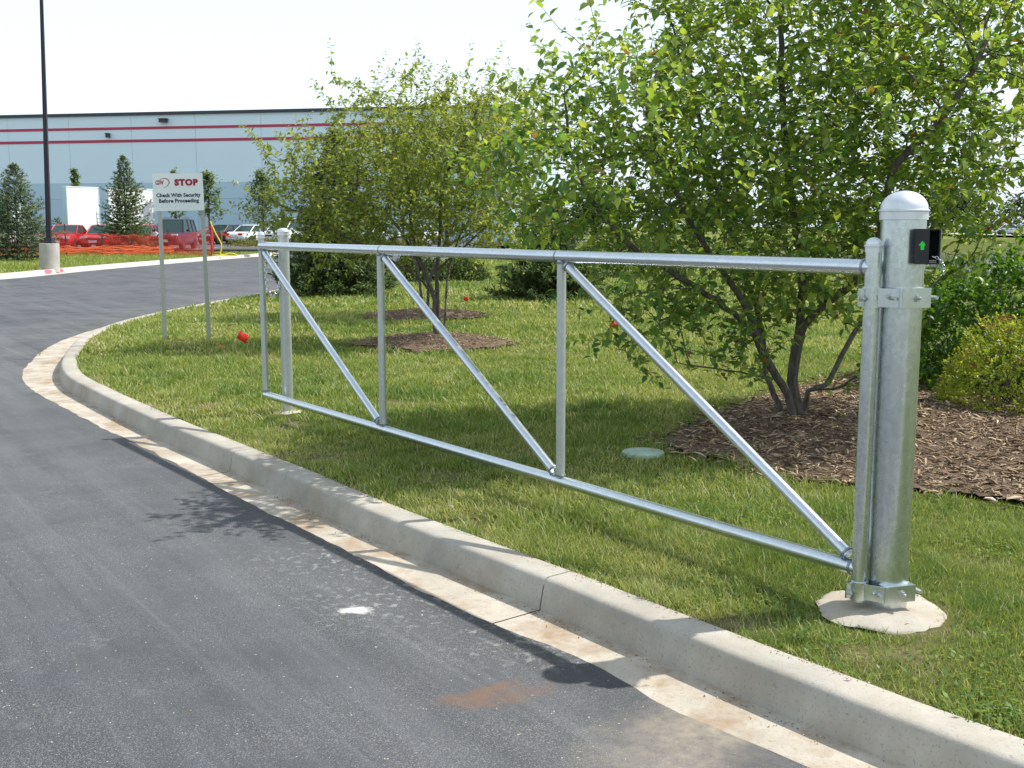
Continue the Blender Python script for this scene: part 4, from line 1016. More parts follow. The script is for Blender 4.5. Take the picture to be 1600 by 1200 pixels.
# middle tree
dT2 = T2[1]; z2 = float(ground_z(T2[0], T2[1])) - .02
def gb2(px, d, z_):
    p_ = un(px, 527, d=d); p_[2] = z_; return p_
stems2 = [
    (None, [gb2(680, dT2, z2)] + S_(dT2, (678, 470, 0), (665, 430, 0), (645, 395, -.1), (610, 340, -.3), (560, 315, -.5), (500, 308, -.6))),
    (None, [gb2(686, dT2 + .05, z2)] + S_(dT2, (682, 440, .05), (686, 380, .1), (692, 290, .1), (720, 230, 0), (750, 160, 0))),
    (1, S_(dT2, (668, 435, 0), (645, 370, .2), (640, 300, .3), (625, 230, .3), (600, 180, .3), (560, 130, .3))),
    (1, S_(dT2, (684, 420, .08), (720, 390, -.3), (770, 340, -.5), (790, 280, -.5))),
    (1, S_(dT2, (676, 460, 0), (650, 430, -.2), (600, 400, -.4), (540, 370, -.6), (480, 340, -.6))),
    (None, [gb2(692, dT2 + .15, z2)] + S_(dT2, (697, 470, .3), (702, 420, .5), (722, 360, .6), (760, 300, .8), (800, 230, .9))),
]
blobs2 = [(600, 300, dT2, 150, 95, 1.1), (570, 200, dT2, 62, 75, .7), (470, 280, dT2 - .3, 60, 65, .6), (520, 340, dT2 - .3, 100, 60, .8), (690, 230, dT2 + .1, 100, 90, 1.0), (770, 210, dT2 + .2, 70, 90, .8), (720, 330, dT2, 110, 70, 1.0),
          (425, 252, dT2 - .2, 26, 22, .3), (540, 140, dT2, 26, 42, .35), (520, 105, dT2, 10, 22, .2), (640, 120, dT2, 20, 30, .3), (720, 130, dT2, 26, 30, .3), (405, 240, dT2 - .2, 22, 18, .25), (600, 385, dT2, 110, 30, .8), (530, 270, dT2, 80, 60, .9), (470, 320, dT2 - .2, 70, 60, .7), (560, 340, dT2 - .2, 80, 60, .8), (740, 280, dT2, 80, 90, .8), (650, 260, dT2, 90, 90, .9), (500, 370, dT2 - .3, 70, 40, .7), (640, 180, dT2, 60, 60, .7), (470, 350, dT2 - .4, 50, 35, .5)]
build_tree('crab_apple_tree', 'airy multi stemmed tree in the middle mulch ring behind the gate', 'tree', (T2[0], T2[1], z2), stems2, blobs2, 4000, [M['crab_leaf_small']], (LEAF4, LEAF4F), .090, .46, 8.0, near_leaves=0, r_tip=.0026, r_pow=2.25, step=.12, kill=.14)
dT3 = T3[1]; z3 = float(ground_z(T3[0], T3[1])) - .02
def gb3(px, d): p_ = un(px, 486, d=d); p_[2] = z3; return p_
stems3 = [(None, [gb3(668, dT3)] + S_(dT3, (672, 440, 0), (690, 390, 0), (720, 330, 0), (760, 270, 0), (790, 200, 0))), (None, [gb3(660, dT3)] + S_(dT3, (655, 430, 0), (640, 370, .2), (650, 290, .2), (670, 220, .2))), (1, S_(dT3, (690, 390, 0), (760, 350, -.3), (830, 310, -.3)))]
blobs3 = [(805, 205, dT3, 60, 75, 1.0), (790, 290, dT3, 60, 70, 1.0), (720, 270, dT3, 130, 100, 1.4), (800, 240, dT3, 70, 80, 1.0), (640, 250, dT3, 100, 70, 1.2), (800, 340, dT3, 80, 55, .9), (690, 190, dT3, 50, 40, .6)]
build_tree('crab_apple_tree', 'farther leafy tree partly hidden behind the middle tree', 'tree', (T3[0], T3[1], z3), stems3, blobs3, 3300, [M['crab_leaf_small']], (LEAF4, LEAF4F), .11, .36, 11.0, r_tip=.003, step=.16, kill=.20, rmax=.016)

# green shrub at right and spirea
SH = un(1565, 600, .25); SHd = SH[1] + .6
def shrub(name, label, cat, c, rx, ry, h, nl, L0, mat, tpl, stems=26, shoots=0, flowers=0):
    c = np.array([c[0], c[1], float(ground_z(c[0], c[1]))]); rt = thing(name, label, cat, tuple(c))
    st = MB(); P = []; D = []; S = []
    for i in range(stems):
        a = random.uniform(0, 2 * PI); e = random.uniform(.15, 1.25); R_ = random.uniform(.8, 1.0)
        tip = Vector((math.cos(a) * math.cos(e) * rx, math.sin(a) * math.cos(e) * ry, math.sin(e) * h)) * R_; mid = tip * .5 + Vector((0, 0, .12 * h))
        st.tube([Vector((math.cos(a) * .05, math.sin(a) * .05, -.02)), mid, tip], [.009, .005, .002], 5)
    # leaf clusters on a lumpy shell and inside
    K = nl // 9
    q = rng.normal(0, 1, (K, 3)); q[:, 2] = np.abs(q[:, 2]) * 1.0 - .18; q /= np.linalg.norm(q, axis=1, keepdims=True); q[:, 2] = np.maximum(q[:, 2], -.05)
    lump = .80 + .36 * fbm(q[:, 0] * 3 + q[:, 2] * 2 + 9, q[:, 1] * 3 + 9, int(nl) % 97, 3); rad = lump * rng.uniform(.55, 1, K) ** .4
    cc = q * rad[:, None] * np.array([rx, ry, h]); cc[:, 2] += .08 * h
    for i in range(K):
        d0 = q[i] + np.array([0, 0, .5]) + rng.normal(0, .35, 3); d0 /= np.linalg.norm(d0)
        for j in range(9):
            t_ = j / 8; P.append(cc[i] + d0 * t_ * L0 * 1.9 + rng.normal(0, L0 * .15, 3)); ld = d0 * .6 + rng.normal(0, .7, 3); ld[2] += .1; D.append(ld); S.append(L0 * random.uniform(.6, 1.15))
    for i in range(shoots):
        a = random.uniform(0, 2 * PI); b0 = Vector((math.cos(a) * rx * .5, math.sin(a) * ry * .5, h * .7)); tp = b0 + Vector((random.uniform(-.2, .2), random.uniform(-.2, .2), random.uniform(.35, .75)))
        st.tube([b0, (b0 + tp) / 2, tp], [.004, .003, .002], 4)
        for k in range(10): t_ = k / 9; P.append(np.array(b0.lerp(tp, t_))); ld = rng.normal(0, .7, 3); ld[2] = abs(ld[2]) * .5 + .2; D.append(ld); S.append(L0 * .8)
    st.build('stems', M['bark'], rt)
    P = np.array(P); D = np.array(D); n = len(P); up = np.stack([rng.normal(0, .4, n), rng.normal(0, .4, n), np.ones(n)], 1)
    V, F, T = scatter(tpl[0], tpl[1], frames(D, up, S), P, rng.beta(2, 2, n)); o = link('foliage', np_mesh('foliage', V, F, {'tint': T}), rt, mat); o['kind'] = 'stuff'
    if flowers:
        for i in range(flowers):
            a = random.uniform(0, 2 * PI); e = random.uniform(.25, 1.4); lp_ = Vector((math.cos(a) * math.cos(e) * rx, math.sin(a) * math.cos(e) * ry, math.sin(e) * h * 1.0 + .06)) * random.uniform(.92, 1.06)
            k = 60; r_ = random.uniform(.03, .065); pp = rng.normal(0, 1, (k, 3)) * np.array([r_, r_, r_ * .25]) * .55; dd = rng.normal(0, 1, (k, 3)); dd[:, 2] = np.abs(dd[:, 2])
            V, F, T = scatter(LEAF4, LEAF4F, frames(dd, np.tile([.3, .2, 1.0], (k, 1)), np.full(k, .016)), pp, rng.uniform(0, 1, k))
            o = link('flower_head', np_mesh('flower_head', V, F, {'tint': T}), rt, M['spirea_flower']); o.location = lp_
    return rt
shrub('shrub', 'tall dense green shrub at the right edge behind the gate post', 'shrub', un(1590, 600, d=10.2), 1.15, .95, 1.15, 9500, .075, M['shrub_leaf'], (LEAF8, LEAF8F), shoots=14)
shrub('shrub', 'darker green shrub directly behind the thick gate post', 'shrub', un(1490, 590, d=10.9), .75, .7, .95, 4200, .075, M['shrub_leaf'], (LEAF8, LEAF8F), shoots=5)
shrub('flowering_shrub', 'low yellow green shrub with faded rust flower heads on the mulch', 'shrub', un(1592, 640, d=8.75), .60, .50, .66, 11000, .036, M['spirea_leaf'], (LEAF4, LEAF4F), flowers=34)

# spruces
def spruce(name, label, base, h, r, mat, levels, per, clumps, nl, group=None, lowest=.06):
    rt = thing(name, label, 'tree', tuple(base), random.uniform(0, 6), group); wd_ = MB()
    wd_.tube([(0, 0, -.05), (0, 0, h * .5), (0, 0, h)], [h * .018, h * .010, .004], 7); P = []; D = []; S = []
    for lv in range(levels):
        t_ = lv / (levels - 1); z = h * (lowest + (1 - lowest) * t_ ** .95); R_ = r * (1 - t_) ** .8 * (1 + .16 * random.uniform(-1, 1)) + .03
        k = max(4, int(per * (1 - t_ * .6))); a0 = random.uniform(0, 6)
        for i in range(k):
            a = a0 + 2 * PI * i / k + random.uniform(-.25, .25); L = R_ * random.uniform(.55, 1.18); d = np.array([math.cos(a), math.sin(a), 0]); sag = .22 * (1 - t_)
            def pt(u): return d * L * u + np.array([0, 0, z + L * (.18 * t_ * 2 * u - sag * u + .28 * u * u)])
            wd_.tube([pt(0), pt(.5), pt(1)], [.012 * (1 - t_) + .004, .008 * (1 - t_) + .003, .002], 4, cap=False)
            m_ = max(3, int(clumps * L / r))
            for j in range(m_):
                u = .2 + .8 * (j + random.random()) / m_; c = pt(u); sidev = np.array([-d[1], d[0], 0]) * (random.uniform(-1, 1) * L * .33 * (1.15 - u))
                c = c + sidev + np.array([0, 0, random.uniform(-.04, .03)])
                dr = d * .8 + sidev / (L * .33 + 1e-6) * .8 + np.array([0, 0, random.uniform(-.25, .35)])
                for q in range(nl):
                    P.append(c + rng.normal(0, .02, 3) + dr * random.uniform(0, .08)); D.append(dr + rng.normal(0, .55, 3)); S.append(random.uniform(.7, 1.3))
    wd_.build('trunk', M['bark'], rt, smooth=True)
    P = np.array(P); D = np.array(D); n = len(P); sc = .058 * (r / 1.2) ** .5
    V, F, T = scatter([(-.14, 0, 0), (.14, 0, 0), (.05, 1, .05), (-.05, 1, .05), (0, .5, .16)], [(0, 1, 4), (1, 2, 4), (2, 3, 4), (3, 0, 4)], frames(D, np.tile([.1, .1, 1.0], (n, 1)) + rng.normal(0, .3, (n, 3)), np.array(S) * sc * 1.6), P, rng.beta(2, 2, n))
    o = link('foliage', np_mesh('foliage', V, F, {'tint': T}), rt, mat); o['kind'] = 'stuff'; return rt
def base_at(px, py, z): p_ = un(px, py, z); return (p_[0], p_[1], z)
b3 = base_at(528, 460, .17); spruce('spruce_tree', 'dark spruce with sweeping skirt behind the slim post and gate', b3, 3.45, 1.22, M['spruce_needle'], 24, 17, 24, 10)
b4 = base_at(862, 466, .17); spruce('spruce_tree', 'dark spruce between the middle tree and the big tree', b4, 1.95, 1.12, M['spruce_needle'], 17, 16, 22, 10)
b1 = base_at(30, 408, .148); spruce('spruce_tree', 'grey green spruce at the left edge beside the lamp pole', b1, 4.05, 1.75, M['blue_spruce_needle'], 24, 16, 15, 9)
b2 = base_at(199, 396, .148); spruce('spruce_tree', 'tall narrow green spruce in front of the parked red cars', b2, 5.2, 1.62, M['spruce_needle'], 28, 16, 16, 9)

# brush behind the lawn
def far_bush(px, py, d, r, h, label, mat='far_leaf', n=1500, L=.12, name='bush', cat='shrub', zz=None, group=None):
    c = un(px, py, d=d); z0 = zz if zz is not None else float(ground_z(c[0], c[1])) ; rt = thing(name, label, cat, (c[0], c[1], z0), 0, group)
    q = rng.normal(0, 1, (n, 3)); q /= np.linalg.norm(q, axis=1, keepdims=True); q[:, 2] = np.abs(q[:, 2]); rad = (.75 + .4 * fbm(q[:, 0] * 2.5 + 8, q[:, 1] * 2.5 + q[:, 2] * 2 + 8, n % 89)) * rng.uniform(.3, 1, n) ** .35
    P = q * rad[:, None] * np.array([r, r, h]); D = rng.normal(0, 1, (n, 3))
    V, F, T = scatter(LEAF4, LEAF4F, frames(D, np.tile([0, .1, 1.0], (n, 1)), rng.uniform(.6, 1.3, n) * L), P, rng.beta(2, 2, n)); o = link('foliage', np_mesh('foliage', V, F, {'tint': T}), rt, M[mat]); o['kind'] = 'stuff'
    m = MB()
    for i in range(6): a = i * 1.05; m.tube([(0, 0, -.05), (math.cos(a) * r * .5, math.sin(a) * r * .5, h * .7)], [.02, .006], 5)
    m.build('stems', M['bark'], rt)
far_bush(655, 436, 30, .9, .75, 'low dark bush far behind the middle tree, left one', n=1600)
far_bush(720, 436, 31, .9, .7, 'low dark bush far behind the middle tree, right one', n=1600)
far_bush(1010, 430, 33, 1.5, 1.4, 'rounded green bush seen through the big tree branches', n=2600)

# small park trees, made simply
def park_tree(px, py_base, py_top, d, r_px, label, mat='locust_leaf', n=900, L=.2, z0=.15, trunk_frac=.35, name='young_tree', group=None, up=False):
    c = un(px, py_base, d=d); top = un(px, py_top, d=d)[2]; h = top - z0; r = r_px * d / F_PX; rt = thing(name, label, 'tree', (c[0], c[1], z0), 0, group)
    m = MB(); m.tube([(0, 0, -.1), (0, 0, h * .5), (0, 0, h * .95)], [h * .016, h * .01, h * .003], 6); tips = []
    for i in range(16):
        a = i * 2.4; zz = h * (trunk_frac + (.95 - trunk_frac) * i / 15); rr = r * (1 - .75 * (i / 15) ** 1.5) * random.uniform(.6, 1.05); tp = Vector((math.cos(a) * rr, math.sin(a) * rr, zz + rr * random.uniform(.2, .6)))
        m.tube([(0, 0, zz - rr * .2), tp * .5 + Vector((0, 0, zz * .5)), tp], [h * .005, h * .003, h * .001], 4); tips.append((Vector((0, 0, zz - rr * .2)), tp))
    m.build('trunk', M['bark'], rt, smooth=True)
    P = []; 
    for k in range(n):
        a_, b_ = tips[random.randrange(16)]; t_ = random.uniform(.3, 1.08); P.append(np.array(a_.lerp(b_, t_)) + rng.normal(0, r * .13, 3))
    P = np.array(P); D = rng.normal(0, 1, (n, 3)); D[:, 2] *= .5
    V, F, T = scatter(LEAF4, LEAF4F, frames(D, np.tile([0, .1, 1.0], (n, 1)), rng.uniform(.6, 1.3, n) * L), P, rng.beta(2, 2, n)); o = link('foliage', np_mesh('foliage', V, F, {'tint': T}), rt, M[mat]); o['kind'] = 'stuff'
park_tree(122, 370, 262, 92, 14, 'young tree poking above the white screen wall', z0=.3, n=700, L=.32)
park_tree(328, 372, 268, 86, 26, 'young pale green tree right of the STOP sign by the warehouse', z0=.3, n=900, L=.34)
park_tree(276, 372, 262, 88, 16, 'small tree hidden behind the STOP sign', z0=.3, n=500, L=.3)
park_tree(412, 372, 268, 60, 34, 'bright green young tree beyond the slim post', z0=.3, n=1500, L=.22)
park_tree(630, 372, 215, 70, 50, 'tall shade tree behind the middle trees by the warehouse', 'far_leaf', z0=.3, n=1200, L=.35)

# ================================================================== WAREHOUSE
wh = thing('warehouse', 'long pale blue warehouse with red stripes behind the car park', 'building', (0, 0, 0))
A0 = np.array([-51.7, 113.0]); wdv = np.array([29.7, -6.0]); wdv /= np.linalg.norm(wdv); nrm = np.array([wdv[1], -wdv[0]]); nrm = nrm if nrm[1] < 0 else -nrm
def wp(s, off, z): q = A0 + wdv * s + nrm * off; return (q[0], q[1], z)
S0, S1 = -50.0, 52.6; RZ = math.atan2(wdv[1], wdv[0])
mb = MB()
mb.add([wp(S0, -.12, 0), wp(S1, -.12, 0), wp(S1, -26, 0), wp(S0, -26, 0), wp(S0, -.12, 12.1), wp(S1, -.12, 12.1), wp(S1, -26, 12.1), wp(S0, -26, 12.1)], [(0, 1, 5, 4), (1, 2, 6, 5), (2, 3, 7, 6), (3, 0, 4, 7), (4, 5, 6, 7)]); mb.build('wall_core', M['wall_lower'], wh)
pw = 6.65; s = 2.15 - pw * 8; meshes = {}
for (z0, z1, mt, key, off) in ((.0, 4.2, 'wall_base', 'a', .03), (4.2, 5.72, 'wall_lower', 'b', .03), (5.72, 12.1, 'wall_upper', 'c', .03)):
    me = MB().box((pw / 2, 0, (z1 - z0) / 2), (pw - .03, .12, z1 - z0 - (.03 if key == 'a' else .012))).mesh('wall_panel'); me.materials.append(M[mt]); meshes[key] = me
    sk = s
    while sk < S1 - pw + .3:
        if sk >= S0:
            o = link('wall_panel', me, wh); o.location = wp(sk, off - .06, z0); o.rotation_euler = (0, 0, RZ)
        sk += pw
def wbox(name, s0, s1, off, th, z0, z1, mat): 
    c = wp((s0 + s1) / 2, off, (z0 + z1) / 2); MB().box(c, (s1 - s0, th, z1 - z0), RZ).build(name, M[mat], wh)
wbox('stripe', S0, S1, .055, .05, 10.78, 11.02, 'stripe_red'); wbox('stripe', S0, S1, .055, .05, 9.58, 9.84, 'stripe_red')
wbox('coping', S0 - .1, S1 + .1, -.1, .7, 12.1, 12.38, 'coping_dark')
sL = (-26.5) ; 
def s_of(px):   # distance along wall for a photo column
    k = (px - 800) / F_PX; return (k * A0[1] - A0[0]) / (wdv[0] - k * wdv[1])
def wall_fix(px, z, w, h_, dpt, name='wall_light'):
    c = wp(s_of(px), .1 + dpt / 2, z); m = MB(); m.box(c, (w, dpt, h_), RZ, taper=.8); m.box((c[0], c[1] , c[2] + h_ * .4), (w * 1.1, dpt * 1.1, h_ * .25), RZ); m.build(name, M['fixture_dark'], wh)
wall_fix(270, 11.55, .75, .35, .5); wall_fix(184, 10.25, .32, .4, .4, 'wall_camera'); wall_fix(640, 11.5, .75, .35, .5)
# white screens, green container and railings in front
def free_box(px0, px1, py0, py1, d, depth, mat, name, label, cat, zb=.3, skew=0.0, rib=0):
    a = un(px0, py1, d=d); b = un(px1, py1, d=d + skew); top = un((px0 + px1) / 2, py0, d=d)[2]; c = ((a[0] + b[0]) / 2, (a[1] + b[1]) / 2 + depth / 2, zb); w = math.hypot(b[0] - a[0], b[1] - a[1])
    rt = thing(name, label, cat, c, math.atan2(b[1] - a[1], b[0] - a[0])); h_ = top - zb; n = max(1, int(w / 1.25)) 
    for i in range(n):
        MB().box((-w / 2 + (i + .5) * w / n, 0, h_ / 2), (w / n - .012, depth, h_)).build('panel', M[mat], rt)
    m = MB(); m.box((0, 0, h_ + .03), (w + .06, depth + .06, .06)); m.build('cap', M[mat], rt)
    for sx in (-1, 1): MB().box((sx * (w / 2 + .04), 0, h_ / 2 - .01), (.07, depth + .04, h_ - .01)).build('end_post', M['rail_grey'], rt)
    return rt
free_box(103, 152, 292, 356, 84, .4, 'white_panel', 'screen_wall', 'white screen wall between the lamp pole and the tall spruce', 'wall', skew=2.4)
free_box(169, 238, 294, 352, 84, .25, 'white_panel', 'screen_wall', 'wide white screen wall behind the tall spruce and the sign', 'wall', skew=4)
free_box(-30, 15, 308, 352, 80, 2.4, 'green_paint', 'container', 'green container behind the spruce at the left edge', 'container')
c = un(160, 352, d=85); rt = thing('railing', 'pale grey railing between the two white screen walls', 'fence', (c[0], c[1], .3))
for z_ in np.arange(.4, 2.3, .3): MB().box((0, 0, z_), (.85, .04, .05)).build('rail', M['rail_grey'], rt)
for x_ in (-.4, 0, .4): MB().box((x_, .05, 1.2), (.06, .05, 2.4)).build('rail_post', M['rail_grey'], rt)
# ornamental grasses before the screens
for i, (px, hh_) in enumerate(((117, 1.5), (127, 1.2), (137, 1.5), (145, 1.2), (226, 1.8))):
    c = un(px, 368, d=80); n = 90; a = rng.uniform(0, 6.28, n); H = rng.uniform(.6, 1, n) * hh_
    up_ = np.stack([np.cos(a) * .25, np.sin(a) * .25, np.ones(n)], 1) * H[:, None]; sd = np.stack([np.sin(a), -np.cos(a), 0 * a], 1) * .05; fw = np.stack([np.cos(a), np.sin(a), 0 * a], 1) * .3
    V, F, T = scatter([(-.5, 0, 0), (.5, 0, 0), (0, 1, 1)], [(0, 1, 2)], np.stack([sd, fw, up_], 2), rng.normal(0, .08, (n, 3)) * np.array([1, 1, 0]), rng.uniform(.4, .9, n))
    o = link('ornamental_grass', np_mesh('ornamental_grass', V, F, {'tint': T}), None, M['grass_blade']); o.location = (c[0], c[1], .3)
    tag(o, ['tall grass clump before the left end of the white screen', 'shorter grass clump before the middle of the white screen', 'tall grass clump right of centre before the white screen', 'grass clump before the right end of the white screen', 'tall grass clump beside the tall spruce'][i], 'plant', 'ornamental grass clumps')
far_bush(92, 372, 82, .6, 2.0, 'dark upright evergreen beside the left white screen wall', n=700, L=.16, zz=.3)
far_bush(234, 372, 80, .8, 1.8, 'round bush right of the tall spruce before the white wall', n=800, L=.16, zz=.3)
far_bush(281, 372, 80, 1.0, 1.7, 'dark bush behind the dark sport utility vehicle', n=900, L=.16, zz=.3)

# ================================================================== LAMP POLES
lb = un(78, 420.5, .148)
LEAN = math.radians(1.5)
lpz = thing('lamp_pole', 'tall dark lamp pole on a round concrete pier across the road', 'lamp post', (lb[0], lb[1], .148))
lpz.rotation_euler = (0, LEAN, 0)
MB().lathe([(.33, -.1), (.335, .88), (.325, .905), (.02, .91)], 32).build('pier', M['pier_concrete'], lpz, smooth=True, angle=.6)
MB().box((0, 0, 1.0), (.30, .30, .19), taper=.85).build('base_cover', M['pole_bronze'], lpz, bevel=.01)
MB().box((0, 0, 5.42), (.155, .155, 8.7), taper=.62).build('pole', M['pole_bronze'], lpz, bevel=.012)
for sx in (-1, 1):
    m = MB(); m.box((sx * .35, 0, 9.72), (.45, .06, .06)); m.box((sx * .75, 0, 9.71), (.6, .42, .17), taper=.9); o = m.build('lamp_head', M['fixture_dark'], lpz, bevel=.01)
    MB().box((sx * .75, 0, 9.618), (.46, .32, .012)).build('lens', M['lamp_clear'], o)
c = un(698, 372, d=62); hz = un(698, 158, d=62)[2]
l2 = thing('lamp_pole', 'distant lamp pole with a box lamp rising above the middle trees', 'lamp post', (c[0], c[1], .3))
MB().box((0, 0, hz / 2 - .2), (.2, .2, hz - .5), taper=.7).build('pole', M['pole_bronze'], l2); m = MB(); m.box((-.15, 0, hz - .15), (.75, .5, .3)); m.build('lamp_head', M['fixture_dark'], l2)

# ================================================================== SAFETY FENCE
fn = thing('safety_fence', 'sagging orange plastic net fence in front of the parked cars', 'fence', (0, 0, 0))
fp = [(un(px, 396, d=dd)) for px, dd in ((-40, 57), (20, 57), (104, 57.5), (160, 57.5), (206, 58), (264, 58), (331, 56.5), (334, 61))]
for i, p_ in enumerate(fp):
    MB().tube([(p_[0], p_[1], .1), (p_[0] + random.uniform(-.05, .05), p_[1], 1.75 if i not in (3, 4, 5) else 1.45)], .03, 6).build('stake', M['fixture_dark'], fn)
def net(a, b, ta, tb, ba, bb, sag, par):
    m = MB(); n = max(3, int(np.hypot(*(b[:2] - a[:2])) / .062)); rows = 24
    G = np.zeros((n + 1, rows + 1, 3))
    for i in range(n + 1):
        t_ = i / n; top = ta * (1 - t_) + tb * t_ - sag * 4 * t_ * (1 - t_); bot = ba * (1 - t_) + bb * t_
        for j in range(rows + 1):
            v = j / rows; v2 = v ** 1.35
            z = bot + (top - bot) * v2; G[i, j] = (a[0] * (1 - t_) + b[0] * t_, a[1] * (1 - t_) + b[1] * t_ - .12 * math.sin(3 * t_ * PI) * (1 - v) - .06 * math.sin(i * .35 + j * .6), z + .02 * math.sin(i * .5))
    wv = .012
    for j in range(rows + 1):
        w = .042 if j in (rows, 0) else wv
        V = []; 
        for i in range(n + 1): V += [G[i, j] + [0, 0, -w / 2], G[i, j] + [0, 0, w / 2]]
        m.add(V, [(2 * i, 2 * i + 2, 2 * i + 3, 2 * i + 1) for i in range(n)])
    for i in range(n + 1):
        V = []
        for j in range(rows + 1): V += [G[i, j] + [-.006, .003, 0], G[i, j] + [.006, .003, 0]]
        m.add(V, [(2 * j, 2 * j + 1, 2 * j + 3, 2 * j + 2) for j in range(rows)])
    o = m.build('net', M['net_orange'], par); o['kind'] = 'stuff'
tops = [1.4, 1.25, 1.4, 1.25, 1.2, 1.2, 1.7, 1.5]
for i in range(len(fp) - 1): net(fp[i], fp[i + 1], tops[i], tops[i + 1], .15, .15, (.05, .1, .1, .1, .1, .22, .05)[i], fn)
# bunched loose net on the ground in front
def loose_net():
    m = MB(); 
    for k in range(9):
        P = []; x0, x1 = -30, -17.2
        for i in range(90):
            t_ = i / 89; x = x0 + (x1 - x0) * t_; y = 57.1 + .15 * t_ + .25 * math.sin(k * 2.1 + i * .31) - .02 * k; z = .20 + .035 * k + .10 * fbm(np.array([x * 1.5 + k]), np.array([k * 3.3]), 9)[0] * 2; P += [(x, y, z), (x + .05, y + .02, z + .045)]
        m.add(P, [(2 * i, 2 * i + 2, 2 * i + 3, 2 * i + 1) for i in range(89)])
    o = m.build('loose_net', M['net_loose'], fn); o['kind'] = 'stuff'
loose_net()
c = fp[6]; m = MB(); P = [(c[0], c[1] - .1, 1.9), (c[0] + .25, c[1] - .1, 1.3), (c[0] + .55, c[1] - .15, .7), (c[0] + .5, c[1] - .2, .25), (c[0] + 1.0, c[1] - .2, .3), (c[0] + 1.3, c[1] - .2, .2), (c[0] + .7, c[1] - .3, .18), (c[0] + .1, c[1] - .25, .2)]
m.tube(cr(P, .08), .03, 5); o = m.build('caution_tape', M['tape_yellow']); tag(o, 'yellow caution tape trailing from the end stake of the orange fence', 'tape')
c = un(347, 390, d=60); stk = thing('survey_stake', 'wooden survey stake with a pink ribbon beside the orange fence', 'stake', (c[0], c[1], .15))
MB().box((0, 0, .6), (.06, .04, 1.3)).build('stake', M['wood'], stk); m = MB(); m.box((.25, 0, 1.0), (.5, .02, .07), M=Matrix.Rotation(.35, 3, 'Y')); m.build('ribbon', M['flag_orange'], stk)

# planting island in front of the maroon car
bi = [(-16.2, 64.2), (-12.2, 63.6), (-11.2, 66), (-12, 70), (-16.5, 70)]
ik = [un(338, 392, d=63.5), un(402, 388, d=63.0)]
mb = MB(); mb.add([(-16.9, 65.05, .0), (-5.0, 65.05, .0), (-5.0, 65.05, .44), (-16.9, 65.05, .44), (-16.9, 65.35, .44), (-5.0, 65.35, .44), (-16.9, 65.35, .2), (-5.0, 65.35, .2)], [(0, 1, 2, 3), (3, 2, 5, 4), (4, 5, 7, 6)])
o = mb.build('island_kerb', M['pale_concrete']); o['kind'] = 'structure'
mb = MB(); mb.add([(-16.9, 65.35, .40), (-5.0, 65.35, .40), (-5.0, 70.5, .42), (-16.9, 70.5, .42)], [(0, 1, 2, 3)]); o = mb.build('island_bed', M['mulch']); o['kind'] = 'structure'
n = 5200; P = np.column_stack([rng.uniform(-16.8, -5.2, n), rng.uniform(65.6, 70, n), .42 + rng.beta(1.5, 2.5, n) * .55]); P[:, 2] = .42 + (P[:, 2] - .42) * (.5 + fbm(P[:, 0] * 1.4, P[:, 1] * 1.4, 8))
V, F, T = scatter(LEAF4, LEAF4F, frames(rng.normal(0, 1, (n, 3)), np.tile([0, .1, 1.0], (n, 1)), rng.uniform(.09, .2, n)), P, rng.beta(2, 2, n)); o = link('ground_cover', np_mesh('ground_cover', V, F, {'tint': T}), None, M['hedge_leaf'])
tag(o, 'low green and reddish ground cover on the parking island', 'plants', kind='stuff')

